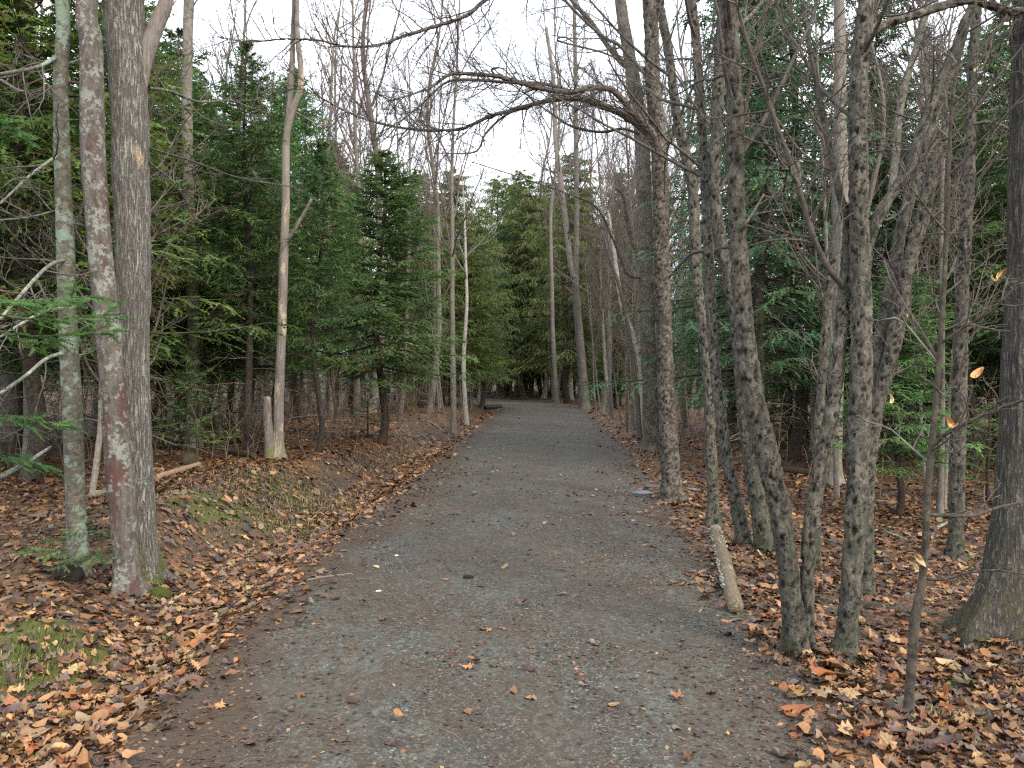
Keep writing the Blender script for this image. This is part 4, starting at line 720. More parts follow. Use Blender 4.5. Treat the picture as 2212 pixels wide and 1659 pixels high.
# sapling with a few clinging leaves
sap, SP, SR, so = traced_tree('beech_sapling', 'dark crooked sapling in the right foreground with a few tan leaves still on it', 'sapling',
    [(1963, 1550, 24), (1966, 1480, 20), (1973, 1385, 20), (1976, 1340, 22), (1992, 1255, 17), (2000, 1160, 16), (2004, 1060, 15), (2012, 970, 14), (2022, 860, 12), (2031, 740, 11), (2040, 600, 10), (2047, 430, 9), (2052, 300, 8), (2062, 180, 7), (2085, 80, 7), (2110, 0, 6)], mat_sapling, 'lump', 0, 14, .03, None, (12, 4, 3), seed=24, crown_t=.35, clen=(.10, .22),
    limbs=[([(2010, 972, 8), (2040, 940, 8), (2075, 920, 8), (2150, 885, 7), (2240, 855, 6)], -.3, (5, 3, 2, .25)), ([(2028, 745, 7), (2085, 705, 7), (2130, 680, 6), (2175, 640, 6), (2240, 560, 5)], -.2, (6, 3, 2, .25)),
           ([(2008, 1112, 9), (2060, 1114, 8), (2110, 1112, 8), (2160, 1095, 7), (2240, 1080, 6)], .2, (6, 3, 2, .25)), ([(1998, 1250, 7), (2040, 1253, 6), (2090, 1238, 5), (2150, 1232, 5), (2240, 1245, 3)], -.2, (4, 3, 2, .2)),
           ([(2030, 790, 5), (1990, 740, 4), (1945, 690, 4), (1910, 690, 3)], .1, (4, 3, 0, .2), 'limb', mat_palebranch), ([(2008, 1000, 5), (1960, 960, 4), (1920, 925, 4), (1850, 905, 3)], .2, (4, 3, 0, .2), 'limb', mat_palebranch),
           ([(2055, 300, 6), (2110, 230, 5), (2160, 160, 4), (2225, 80, 3)], .1, (6, 3, 2, .3)), ([(2040, 600, 4), (2100, 560, 3), (2180, 610, 3), (2240, 590, 2)], .1, (6, 3, 2, .25))])
g = np.random.default_rng(77); Ysap = so[1]
for (px, py, s, c) in [(2055, 915, .075, (.62, .34, .10)), (2062, 925, .055, (.70, .48, .22)), (2160, 592, .07, (.72, .5, .16)), (2145, 600, .05, (.7, .48, .2)), (2110, 806, .085, (.60, .30, .10)), (1926, 863, .05, (.55, .45, .22)), (1985, 1207, .085, (.42, .27, .13)), (1977, 1225, .06, (.5, .33, .16)), (2108, 150, .04, (.4, .3, .15)), (1960, 685, .03, (.5, .3, .12))]:
    o = obj('leaf', tm[2 if g.random() < .6 else 5], sap); p = at(px, py, Ysap - (.14 if px > 2130 else .06)) - so; o.location = p; o.scale = (s * .6, s * .85, s * 1.1); o.rotation_euler = (g.uniform(.6, 2.3), g.uniform(-.9, .9), g.uniform(-1.1, 1.1)); o.color = (*c, 1)

traced_tree('maple_tree', 'stout pale grey trunk forking high up at the right side of the path end', 'tree',
    [(1263, 872, 30), (1258, 800, 24), (1251, 720, 22), (1245, 640, 20), (1243, 590, 18), (1245, 520, 14), (1246, 420, 13), (1244, 300, 12), (1243, 150, 11), (1240, 0, 9)], mat_grey, 'lump', 0, 20, .12, 26, (26, 6, 4), wf=0.8, seed=31, crown_t=.45, clen=(.10, .22), Y=46, twmat=mat_twigfar,
    limbs=[([(1242, 600, 16), (1232, 560, 14), (1222, 480, 12), (1212, 400, 12), (1200, 300, 10), (1196, 180, 9), (1180, 60, 7)], .5, (18, 6, 4, 3.2), 'stem')])
traced_tree('maple_tree', 'dark leaning stem left of the right verge pair', 'tree',
    [(1382, 905, 12), (1376, 850, 10), (1368, 780, 9), (1355, 700, 8), (1338, 620, 7), (1318, 560, 6), (1300, 500, 5)], mat_darktwig, 'lump', 0, 14, .1, None, (16, 6, 4), seed=32, crown_t=.4, Y=24, twmat=mat_twigfar)
traced_tree('birch_tree', 'bleached bare stem leaning behind the dark leaning stem', 'dead tree',
    [(1392, 892, 12), (1384, 800, 10), (1366, 720, 9), (1352, 690, 13), (1340, 640, 11), (1330, 570, 9), (1321, 500, 7), (1315, 460, 3)], mat_pale, 'lump', 0, 14, .1, None, (8, 4, 2), seed=33, crown_t=.4, Y=25)
traced_tree('maple_tree', 'crooked grey trunk with an elbow bend left of the right verge pair', 'tree',
    [(1402, 900, 10), (1400, 700, 10), (1395, 620, 10), (1380, 560, 10), (1362, 510, 9), (1352, 460, 8), (1345, 420, 7), (1330, 405, 5)], mat_beechr, 'lump', 0, 14, .1, None, (8, 4, 2), seed=34, crown_t=.4, Y=21)

g = np.random.default_rng(91); gb = Geo()
for (o_, r_) in BASES:
    if o_[1] > 20: continue
    n = int(70 * (.6 + r_ * 5)); a_ = g.uniform(0, 6.28, n); d_ = r_ * 1.15 + g.random(n) ** 1.5 * .30; x = o_[0] + np.cos(a_) * d_; y = o_[1] + np.sin(a_) * d_; k = np.maximum(edgeL(y) - x, x - edgeR(y)) > .02; x, y, d_ = x[k], y[k], d_[k]
    if len(x): leaves(gb, x, y, g.uniform(.035, .08, len(x)), .38, .045 * np.exp(-(d_ - r_) / .08) * g.random(len(x)), w_all, g)
bl = obj('banked_leaves', gb.mesh('banked_leaves', mat_leaf), floor); tag(bl, kind='stuff')

# conifers behind the right clump
young_fir('small dark stemmed fir on the leaves between the two upright beeches', (1940, 1113), 12, 560, 'fir_a', 1.15, seed=21)
young_fir('brownish olive fir with low dead boughs behind the scarred beech', (1700, 965), 12, 590, 'bush', 1.25, seed=22)
young_fir('low bright green fir behind the dark sapling and forked beech', (1960, 985), 12, 590, 'bush_green', 1.1, seed=26, cm=mat_hemlock)
young_fir('low green fir left of the brownish olive fir', (1580, 940), 12, 640, 'bush_green', 1.1, seed=27)
young_fir('fir behind the upright grey beech and the oak', (2100, 985), 12, 380, 'fir_c', 1.1, seed=23)
young_fir('short fir at the back left of the scarred beech', (1580, 930), 12, 600, 'fir_a', 1.2, seed=24)
young_fir('small bright fir beside the far right path edge', (1322, 884), 10, 700, 'fir_a', 1.3, seed=25)
for (px, py, ty, lb) in [(1830, 962, 330, 'blue-green hemlock directly behind the thin beech'), (1945, 958, 170, 'wide blue-green hemlock between the forked beech limbs'), (2080, 965, 120, 'wide dark hemlock behind the upright grey beech'), (2215, 965, 60, 'dark hemlock partly hidden by the oak'), (1745, 950, 450, 'shorter blue-green hemlock right of the scarred beech'), (1750, 925, 330, 'tall blue-green hemlock behind the pale split trunk'), (1900, 940, 130, 'tall blue-green hemlock rising behind the forked beech'), (2020, 930, 60, 'tallest blue-green hemlock, behind the upright beech top'), (2160, 935, 40, 'tall hemlock behind the large oak at the right edge')]:
    young_fir(lb, (px, py), 12, ty, 'fir_c', .95, seed=px % 7, name='hemlock_tree')

# far hemlocks round the bend
for (x, y, s, lb) in [(-1.75, 46, .80, 'olive hemlock overhanging the left side of the path end'), (-2.9, 41, .84, 'olive hemlock on the left bank leaning to the path end'), (-4.2, 38, .78, 'smaller olive hemlock behind the pale grey trunk'), (-1.2, 74, 1.42, 'broad olive hemlock left of the path end'), (1.6, 76, 1.35, 'dark central hemlock straight ahead where the path bends'), (-4.6, 62, 1.2, 'olive hemlock behind the left bank, beyond the pipe'), (-6.2, 70, 1.15, 'tall hemlock far left behind the bend'),
                      (5.9, 47, .52, 'half-height hemlock at the right side of the path end'), (6.4, 62, .95, 'hemlock beyond the right end of the path'), (8.2, 72, .95, 'far right hemlock behind the leaning pale trunk'), (4.0, 82, 1.15, 'deep green hemlock behind the central dark one')]:
    place('hemlock_a', 'hemlock_tree', lb, 'hemlock', x, y, s, x * 2.1)

# ------------------------------------------------------------------ single mid and far bare trees seen in the photograph
def bare_at(px, Y, topy, w, key, lb, lean=0., name='maple_tree', cat='tree', rz=None):
    x = (px - W_ / 2) / F_ * Y; z0 = hz(x, Y); hh = (H_ / 2 - topy) / F_ * Y + CAM_H - z0; me = PROTO[key][0][1]; h0 = max(v.co[2] for v in me.vertices); r0 = {'bare_a': .12, 'bare_b': .15, 'bare_c': .09, 'bare_pale': .10, 'bare_thin': .045, 'bare_d': .2}[key]
    s = hh / h0; sxy = min(max(w / 2 / F_ * Y / r0, s * .6), s * 1.6); r = place(key, name, lb, cat, x, Y, sxy, px * .37 if rz is None else rz, None, s, (0, lean)); return r
for q in [(980, 27, -120, 13, 'bare_a', 'pale grey trunk rising out of the firs just left of the path end', .005), (1008, 32, 330, 11, 'bare_pale', 'bleached thin dead trunk beside the pale grey trunk', .06),
          (928, 34, -100, 14, 'bare_b', 'grey trunk above the firs, left neighbour of the bleached trunk', .0), (770, 30, -80, 15, 'bare_b', 'forked grey trunk with a wide crown above the firs', .0), (1204, 50, -60, 10, 'bare_b', 'tall thin trunk close behind the stout pale trunk', .0), (1700, 26, -100, 14, 'bare_b', 'distant grey trunk between the scarred and thin beeches', .03),
          (1645, 20, -140, 18, 'bare_a', 'pale background trunk right of the scarred beech top', .02), (1760, 19, -120, 17, 'bare_a', 'background trunk left of the pale split trunk', .0), (1985, 18, -130, 17, 'bare_b', 'background trunk among the blue-green hemlocks', .01),
          (62, 13, -120, 28, 'bare_d', 'yellowish sunlit trunk farthest left behind the near fir', .01), (200, 18, -150, 20, 'bare_b', 'pale trunk glimpsed between the fir and maple on the left', .0), (478, 19, 500, 8, 'bare_pale', 'thin whitish lichened pole right of the grey-brown trunk', .0), (513, 21, 520, 7, 'bare_pale', 'thinner whitish pole left of the tall dark fir', .0),
          (1885, 14.5, -150, 18, 'bare_b', 'grey trunk hidden behind the thick pitted beech', .02), (2030, 10.5, -40, 15, 'bare_a', 'thin trunk behind the dark sapling and upright beech', .0), (1480, 30, -90, 14, 'bare_b', 'background trunk between the mottled trunk and the slim pitted beech', .02), (325, 10.5, 200, 14, 'bare_thin', 'thin stem just behind the right foot of the large ash', .0), (198, 9.6, 350, 13, 'bare_thin', 'thin stem between the lichened fir and the leaning maple', .0)]:
    bare_at(*q)

# ------------------------------------------------------------------ woods filling in behind
ORD = 'first second third fourth fifth sixth seventh eighth ninth tenth eleventh twelfth thirteenth fourteenth fifteenth sixteenth seventeenth eighteenth nineteenth twentieth'.split()
def onum(i): return ORD[i] if i < 20 else ('twenty-' + ORD[i - 20] if i < 29 else ('thirtieth' if i == 29 else 'thirty-' + ORD[i - 30]))
TAKEN = [(r.location.x, r.location.y) for r in COL.objects if r.get('category') and r.type == 'EMPTY']
def scatter(n, xr, yr, keys, name, cat, desc, grp, seed, smin=.8, smax=1.2, gap=1.1, clear=2.2, tilt=.02, zsc=(.9, 1.15), anchor=None):
    g = np.random.default_rng(seed); out = []; tries = 0
    while len(out) < n and tries < 6000:
        tries += 1; y = g.uniform(*yr); u = g.uniform(*xr); x = (u - W_ / 2) / F_ * y
        if edgeL(y) - clear < x < edgeR(y) + clear: continue
        if any((x - a) ** 2 + (y - b) ** 2 < gap ** 2 for a, b in TAKEN): continue
        TAKEN.append((x, y)); s = g.uniform(smin, smax); out.append((x, y, s, keys[g.integers(0, len(keys))], g.uniform(0, 6.28), s * g.uniform(*zsc), g.normal(0, tilt, 2)))
    out.sort(key=lambda q: q[0] / q[1])
    for i, (x, y, s, k, rz, sz, tl) in enumerate(out):
        place(k, name, f'{onum(i)} from the left of the {desc}', cat, x, y, s, rz, grp, sz, tuple(tl), cm=None if k[:3] not in ('fir', 'hem') or x > 0 else [None, mat_yellowfir, None, mat_olive, mat_needle][i % 5])
scatter(18, (960, 1430), (58, 96), ['hemlock_a'], 'hemlock_tree', 'hemlock', 'tall hemlocks closing the end of the path', 'tall hemlocks closing the path end', 17, 1.15, 1.5, 2.0, 1.2)
scatter(10, (-350, 300), (9.5, 17), ['fir_b', 'fir_a', 'fir_b'], 'fir_tree', 'fir', 'tall firs behind the near left trunks', 'tall firs behind the near left trunks', 1, 1.0, 1.4, 1.0)
scatter(6, (300, 640), (14.5, 20), ['fir_b', 'fir_a'], 'fir_tree', 'fir', 'middle distance firs right of the ash', 'firs right of the ash', 18, .75, 1.0, 1.0)
scatter(16, (-300, 900), (17, 30), ['fir_c', 'fir_b', 'fir_c'], 'fir_tree', 'fir', 'deeper dark firs left of the path', 'dark firs deeper in on the left', 2, .55, .8, 1.4)
scatter(12, (-300, 1010), (30, 55), ['hemlock_a', 'fir_c', 'pole'], 'hemlock_tree', 'hemlock', 'far hemlocks left of the path', 'far hemlocks on the left', 3, .6, .9, 2.2)
scatter(20, (1560, 2600), (13, 24), ['fir_c', 'fir_c', 'fir_b'], 'fir_tree', 'fir', 'firs behind the right clump', 'firs behind the right clump', 4, .75, 1.15, 1.6)
scatter(10, (1400, 2500), (26, 50), ['hemlock_a', 'fir_c'], 'hemlock_tree', 'hemlock', 'far hemlocks right of the path', 'far hemlocks on the right', 5, .6, .85, 2.4)
scatter(26, (1030, 1300), (68, 100), ['pole'], 'spruce_tree', 'spruce', 'dark poles closing the end of the path', 'dark spruce poles at the end of the path', 6, .75, 1.1, 1.1, 1.0)
scatter(14, (850, 1040), (50, 90), ['pole', 'hemlock_a'], 'spruce_tree', 'spruce', 'dim spruces left of the path end', 'dim spruces left of the path end', 7, .7, 1., 1.3, 1.5)
scatter(14, (1260, 1500), (48, 90), ['pole', 'pole', 'hemlock_a'], 'spruce_tree', 'spruce', 'dim spruces right of the path end', 'dim spruces right of the path end', 8, .6, .9, 1.4, 1.5)
scatter(34, (460, 1120), (26, 62), ['bare_a', 'bare_b', 'bare_c', 'bare_c'], 'maple_tree', 'bare tree', 'bare trees rising above the left firs', 'bare trees above the left firs', 9, .9, 1.25, 1.5)
scatter(16, (860, 1420), (34, 60), ['bare_a', 'bare_c'], 'maple_tree', 'bare tree', 'bare trees lining the far half of the path', 'bare trees lining the far path', 19, .85, 1.2, 1.0, .5)
scatter(30, (900, 1450), (62, 100), ['bare_a', 'bare_b', 'bare_c'], 'maple_tree', 'bare tree', 'tall bare trees beyond the path end', 'tall bare trees beyond the path end', 16, 1.1, 1.55, 1.8, 1.5)
scatter(22, (1130, 1720), (26, 60), ['bare_a', 'bare_b', 'bare_c', 'bare_c'], 'maple_tree', 'bare tree', 'bare trees between the path end and the beeches', 'bare trees right of the path end', 10, .8, 1.15, 1.4)
scatter(6, (1680, 2300), (19, 36), ['bare_c', 'bare_a'], 'maple_tree', 'bare tree', 'bare trees behind the right beeches', 'bare trees behind the right clump', 11, .8, 1.1, 1.3)
scatter(10, (-300, 520), (15, 40), ['bare_b', 'bare_d', 'bare_a'], 'maple_tree', 'bare tree', 'bare trees among the left firs', 'bare trees among the left firs', 12, .9, 1.2, 1.3)
scatter(16, (830, 1050), (24, 46), ['bare_thin'], 'maple_sapling', 'sapling', 'thin saplings crowding the left bank top', 'thin saplings on the left bank', 13, .45, .9, .5, .9, .06)
scatter(14, (1270, 1400), (22, 44), ['bare_thin'], 'maple_sapling', 'sapling', 'thin saplings beside the right verge', 'thin saplings beside the right verge', 14, .5, .9, .5, .4, .06)
scatter(3, (1560, 2100), (11, 15), ['bare_thin'], 'maple_sapling', 'sapling', 'thin saplings under the right beeches', 'thin saplings under the right beeches', 15, .5, .9, .5, .9, .06)

# brittle undergrowth
g = np.random.default_rng(61); n = 2600; y = 8 + g.random(n) ** 1.3 * 60; u = g.uniform(-350, 2560, n); x = (u - W_ / 2) / F_ * y; k = ((x < edgeL(y) - 1.6) | (x > edgeR(y) + 1.2)) & ((y > 13) | (x > 2.5) & (y > 9)) & ((x < 0) | (g.random(n) < .35) & (y > 12)); x, y = x[k], y[k]; n = len(x)
hh = g.uniform(.4, 1.9, n); dx, dy = g.normal(0, .35, n) * hh, g.normal(0, .3, n) * hh; z = height(x, y); t_ = np.linspace(0, 1, 5)[None]
P = np.stack([x[:, None] + dx[:, None] * t_ ** 1.4 + .03 * g.normal(size=(n, 5)), y[:, None] + dy[:, None] * t_ ** 1.4, z[:, None] - .02 + hh[:, None] * t_], -1); R = np.repeat(np.linspace(.0075, .003, 5)[None], n, 0) * (1 + y[:, None] / 50)
ug = Geo(); ug.add(*tubes(P, R, 3)); A, ra = grow(P, R, 5, .2, 1, (30, 80), (.25, .6), 4, .2, (0, 0, .1), .008, .2, .3, rmin=.003, g=g); ug.add(*tubes(A, ra, 3))
mat_under = bark('undergrowth_twigs', (.07, .048, .033), (.21, .15, .10), (30, 30, 10), .3, .004); un = obj('undergrowth', ug.mesh('undergrowth', mat_under)); tag(un, 'tangle of thin brown bare undergrowth beneath the trees', None, None, 'stuff')

# far woods as one mass
g = np.random.default_rng(50); geo = Geo(); tg = Geo(); n = 480; th = g.uniform(-1.05, 1.05, n); rr = 88 + 70 * g.random(n) ** 1.2; cx, cy = np.sin(th) * rr, np.cos(th) * rr; cz = height(cx, cy)
P = np.stack([np.stack([cx, cy, cz - .3], -1), np.stack([cx + g.normal(0, .2, n), cy, cz + 6], -1), np.stack([cx + g.normal(0, .4, n), cy, cz + 13], -1)], 1); V, Q = tubes(P, np.array([[.16, .12, .03]]) * g.uniform(.6, 1.4, (n, 1)), 6); tg.add(V, Q, pit=np.zeros(len(V)))
m = 150; k = np.repeat(np.arange(n), m); hh = g.random(n * m) ** 1.25; top = g.uniform(9, 15, n)[k]; az = g.uniform(0, 6.28, n * m); r_ = 3.2 * (1 - hh) ** .7 * np.sqrt(g.random(n * m)) + .1
c = np.stack([cx[k] + r_ * np.cos(az), cy[k] + r_ * np.sin(az), cz[k] + hh * top], -1); d1 = norm(np.stack([np.cos(az), np.sin(az), g.normal(-.3, .25, n * m)], -1)); d2 = norm(np.cross(d1, np.array([0, 0, 1.]) + .4 * g.normal(size=d1.shape))); s = g.uniform(.3, .75, (n * m, 1))
V = np.stack([c - d1 * s, c + d2 * s * .35, c + d1 * s, ], 1); geo.add(V.reshape(-1, 3), np.arange(n * m * 3).reshape(-1, 3), tint=np.repeat(np.clip(.35 + .2 * g.normal(size=n * m), 0, .9), 3))
fw = obj('distant_woods', geo.mesh('distant_woods', mat_hemlock, flat=True)); tag(fw, 'mass of distant evergreens closing the view', None, None, 'stuff')
fwt = obj('distant_trunks', tg.mesh('distant_trunks', mat_spruce), fw); tag(fwt, kind='stuff')

# ------------------------------------------------------------------ fir seedling, near boughs, young fir
def bough_tree(name, label, cat, base, stem, boughs, mat, tw=.016, lat=9, spg=4, spl=(.05, .09)):
    r = root(name, label, cat, base); gt = Geo(); trunk_geo(gt, stem[0], stem[1], 10, .05, 'lump', True, 4); obj('trunk', gt.mesh('trunk', mat_spruce, base), r); fo, wo_ = Geo(), Geo(); g = np.random.default_rng(9)
    for b_, r0 in boughs:
        P, R, _ = spline(b_, np.full(len(b_), r0), .05); PP, RR = resamp(P, R, 9); sprays(fo, wo_, PP, RR * np.linspace(1, .3, 9), g, lat, spg, tw, .38, -.05, spl, .25, .6)
    obj('crown', fo.mesh('crown', mat, base, True), r); obj('boughs', wo_.mesh('boughs', mat_darktwig, base), r); return r
gp = ground_at(182, 1238); b0 = gp.copy(); top = at(186, 1150, gp[1]); bs = []
for (fx, fy, tx, ty, dy) in [(185, 1200, 95, 1205, -.2), (185, 1190, 262, 1200, -.1), (186, 1180, 110, 1165, .1), (186, 1175, 250, 1160, .1), (186, 1165, 140, 1150, -.15), (186, 1160, 225, 1148, -.1), (185, 1205, 130, 1225, -.35), (185, 1195, 215, 1215, -.35), (186, 1155, 190, 1128, 0), (185, 1195, 60, 1190, .15)]:
    a_, b_ = at(fx, fy, gp[1]), at(tx, ty, gp[1] + dy); bs.append(([a_, (a_ + b_) / 2 + [0, 0, .02], b_], .003))
bough_tree('fir_seedling', 'tiny green fir seedling at the foot of the lichened fir', 'seedling', b0, ([b0 - [0, 0, .05], top], [.008, .003]), bs, mat_needle)
bx = at(-120, 900, 5.2); bx[2] = hz(bx[0], bx[1]); bs = []
for (fx, fy, mx_, my, tx, ty, Y2) in [(-120, 650, 60, 690, 262, 678, 5.6), (-120, 640, 40, 650, 190, 640, 5.0), (-120, 690, 60, 725, 250, 715, 5.9), (-120, 900, 20, 900, 130, 920, 5.8), (-120, 250, -10, 260, 60, 300, 5.6), (-120, 960, 0, 985, 90, 1000, 6.)]:
    bs.append(([at(fx, fy, 5.2), at(mx_, my, (5.2 + Y2) / 2), at(tx, ty, Y2)], .007))
bough_tree('fir_tree', 'young fir beyond the left picture edge reaching bright green boughs in', 'fir', bx, ([bx - [0, 0, .1], at(-120, 400, 5.2), at(-118, -300, 5.2)], [.05, .04, .02]), bs, mat_brightfir, .020, 13, 5, (.07, .13))
gp = ground_at(400, 1000); place('small', 'fir_seedling', 'knee-high dark fir in front of the mossy stub right of the ash', 'seedling', gp[0], gp[1], 1.1, 1., None, .85)
gp = ground_at(365, 985); place('small', 'fir_seedling', 'small fir touching the right side of the large ash', 'seedling', gp[0] + .1, gp[1] + 1, 1.1, 3., None, 1.15)
gp = ground_at(2140, 1080); place('small', 'fir_seedling', 'low fir on the moss left of the large oak', 'seedling', gp[0], gp[1], 1.2, 3., None, .7)
gp = ground_at(800, 940); place('small', 'fir_seedling', 'low sparse fir on the leaf bank by the bushy fir stem', 'seedling', gp[0], gp[1] - .5, .9, 2., None, .6)

# ------------------------------------------------------------------ logs, sticks, stones, pipe
def stick(name, label, cat, pts, w, mat, g_lift=.3, sides=10, group=None, step=.05, lift=0., seed=0, cap0=True, free=False, Ys=None, amp=1.6):
    """lies on the ground through the given picture points; w: widths in picture units"""
    ws = np.interp(np.linspace(0, 1, len(pts)), np.linspace(0, 1, len(w)), w)
    if free: P = np.array([at(p[0], p[1], yy) for p, yy in zip(pts, Ys)]); R = ws / 2 / F_ * P[:, 1]
    else: P = np.array([ground_at(*p) for p in pts]); R = ws / 2 / F_ * P[:, 1]; P[:, 2] += R * .75 + lift
    org = P[0].copy(); r = root(name, label, cat, org, group); g_ = Geo(); d = norm(P[0] - P[1]); P = np.vstack([P[0] + d * .004, P]); R = np.concatenate([[R[0] * .6], R])
    trunk_geo(g_, P, R, sides, step, 'lump', False, seed, amp=amp); V = np.concatenate(g_.V); o = obj('wood' if cat != 'log' else 'log_body', g_.mesh('wood', mat, org), r); return r, P, R, org
lg, LP, LR, lo = stick('mossy_log', 'short peeling log ridged with white bracket fungus beside the gravel', 'log', [(1544, 1158), (1556, 1192), (1570, 1245), (1580, 1290), (1589, 1326)], [25, 27, 30, 32, 31], mat_log, step=.02, sides=24, amp=2.6)
lg.name = 'fallen_log'
mat_fungus = simple('bracket_fungus', (.20, .20, .165), (.46, .455, .39), 60, .7); mat_moss = simple('moss', (.035, .055, .008), (.15, .19, .03), 70, .95, 1., .02)
g = np.random.default_rng(8)
def disc_shape(seed):
    g = np.random.default_rng(seed); a = np.linspace(0, np.pi, 7); r = 1 + .2 * g.normal(size=7); V = [(0, 0, 0), (0, 0, -.3)]
    for q, rr in zip(a, r): V.append((np.cos(q) * rr, np.sin(q) * rr, -.1)); V.append((np.cos(q) * rr * .8, np.sin(q) * rr * .8, -.32))
    F = []
    for i in range(6): F += [(0, 2 + 2 * i, 4 + 2 * i), (1, 5 + 2 * i, 3 + 2 * i), (2 + 2 * i, 3 + 2 * i, 5 + 2 * i), (2 + 2 * i, 5 + 2 * i, 4 + 2 * i)]
    return mesh('bracket', V, np.array(F), mat_fungus)
bm = [disc_shape(i) for i in range(4)]; PP, RR = resamp(LP, LR, 60)
for i in range(190):
    t = g.random() ** 1.6 ; side = -1 if (t > .55 or g.random() < .5) else 1
    if t > .75 and side > 0: continue
    k = int(1 + t * 46); p = PP[0, k]; r_ = RR[0, k]; tg_ = norm(PP[0, min(59, k + 1)] - PP[0, k]); sd = norm(np.cross(tg_, [0, 0, 1])) * side * -1; an = g.uniform(-.1, 1.7) if t < .55 else g.uniform(.0, .7)
    nrm = sd * math.cos(an) + np.array([0, 0, 1]) * math.sin(an); o = obj('bracket_fungus', bm[i % 4], lg); o.location = p + nrm * r_ * .93 - lo; s = g.uniform(.014, .034); o.scale = (s * 1.3, s * .8, s * .8)
    o.rotation_euler = Vector(nrm).to_track_quat('Y', 'Z').to_euler()
mp_, = [obj('moss_cap', mesh('moss_cap', np.array([(math.cos(a) * r1, math.sin(a) * r1, zz) for r1, zz in ((1, 0), (.8, .35), (.4, .6)) for a in np.linspace(0, 2 * np.pi, 10)[:-1]] + [(0, 0, .66)]) * .045 + 0, [np.array([(r * 9 + i, r * 9 + (i + 1) % 9, (r + 1) * 9 + (i + 1) % 9, (r + 1) * 9 + i) for r in (0, 1) for i in range(9)]), np.array([(18 + i, 18 + (i + 1) % 9, 27) for i in range(9)])], simple('yellow_moss', (.20, .20, .04), (.42, .40, .12), 60)), lg)]
mp_.location = LP[1] - lo + np.array([0, 0, LR[1] * .6])
stick('fallen_log', 'long half-buried brown log lying behind the thick pitted beech', 'log', [(1752, 1298), (1830, 1306), (1930, 1318), (2020, 1330), (2105, 1342)], [32, 28, 25, 23, 19], mat_oldlog, step=.05, sides=18, seed=2, lift=-.035, amp=2.2)
stick('fallen_log', 'short pale barkless log lying right of the large ash', 'log', [(338, 1037), (380, 1024), (430, 1008)], [14, 14, 12], mat_paleLog, seed=3, sides=12)
stick('fallen_log', 'dull log on the ground seen between the maple and the lichened fir', 'log', [(196, 1078), (240, 1066), (290, 1058)], [14, 14, 12], mat_deadtwig, seed=4, sides=12)
stick('fallen_log', 'dark moss-backed log left of the tall dark fir', 'log', [(462, 972), (500, 980), (550, 990)], [14, 16, 14], mat_oldlog, seed=5, sides=12)
stick('fallen_log', 'reddish rotten branch leaning above the moss-backed log', 'log', [(488, 922), (508, 940), (530, 958)], [9, 13, 12], mat_paleLog, seed=6, sides=12)
stick('fallen_log', 'dark brown log on the leaves behind the thin beech', 'log', [(1684, 1018), (1720, 1022), (1766, 1028)], [14, 15, 12], mat_oldlog, seed=7, sides=12)
stick('fallen_log', 'old log lying under the firs behind the thin young fir', 'log', [(690, 852 + 32), (760, 888), (800, 890)], [8, 8, 7], mat_deadtwig, seed=8)
SG = 'sticks lying on the woodland floor'
for (lb, pts, w, mt) in [('yellowish peeled stick on the leaves beside the left path edge', [(603, 1207), (630, 1197), (668, 1192)], [5, 6, 3], mat_paleLog), ('pale stick on the bank below the bushy fir', [(898, 946), (915, 941), (940, 945)], [4, 4, 3], mat_palebranch),
        ('lichen white crooked stick right of the thick pitted beech', [(1868, 1158), (1893, 1149), (1925, 1156), (1958, 1168)], [6, 7, 5], mat_palebranch), ('lichen white branch lying between the sapling and the upright beech', [(2012, 1166), (2025, 1144), (2056, 1127)], [6, 9, 5], mat_palebranch),
        ('long pale stick pointing at the large oak base', [(2012, 1275), (2050, 1280), (2096, 1288)], [7, 8, 5], mat_paleLog), ('dark rod in front of the large oak base', [(2050, 1357), (2120, 1380), (2212, 1420)], [4, 5, 5], mat_darktwig),
        ('pale stick beside the foot of the arching maple', [(1480, 1058), (1515, 1063), (1543, 1072)], [7, 6, 4], mat_palebranch), ('grey twig leaning from the foot of the leaning maple', [(300, 1268), (322, 1288), (345, 1312)], [4, 5, 3], mat_palebranch),
        ('grey stick across the bottom left leaves', [(60, 1560), (100, 1510), (135, 1478)], [10, 9, 6], mat_deadtwig), ('long thin twig over the lower left moss', [(65, 1420), (160, 1445), (240, 1480), (310, 1498)], [3, 4, 3], mat_darktwig),
        ('thin stick on the left verge pointing at the gravel', [(640, 1260), (690, 1250), (760, 1240)], [3, 4, 3], mat_deadtwig), ('thin curved twig in the middle of the near gravel', [(950, 1575), (985, 1590), (1005, 1610)], [3, 3, 2], mat_deadtwig),
        ('pale stick far under the right beeches', [(1870, 1082), (1910, 1085), (1960, 1090)], [5, 5, 3], mat_palebranch), ('thin stick behind the thin beech reaching right', [(1700, 1140), (1760, 1160), (1830, 1180)], [3, 4, 3], mat_deadtwig), ('thin branch on the bank beneath the bushy fir', [(890, 905), (930, 915), (960, 935)], [3, 4, 3], mat_palebranch),
        ('brown root-like stick at the left edge of the leaves', [(0, 1300), (50, 1285), (110, 1262)], [8, 8, 5], mat_deadtwig)]:
    stick('fallen_stick', lb, 'stick', pts, w, mt, sides=7, group=SG, seed=len(lb))
stick('leaning_branch', 'whitish lichened branch leaning in from the lower left edge', 'branch', [(-40, 1050), (20, 1020), (60, 998), (110, 965)], [13, 12, 10, 6], mat_palebranch, free=True, Ys=[5.6, 5.8, 6., 6.3], sides=12, seed=3)

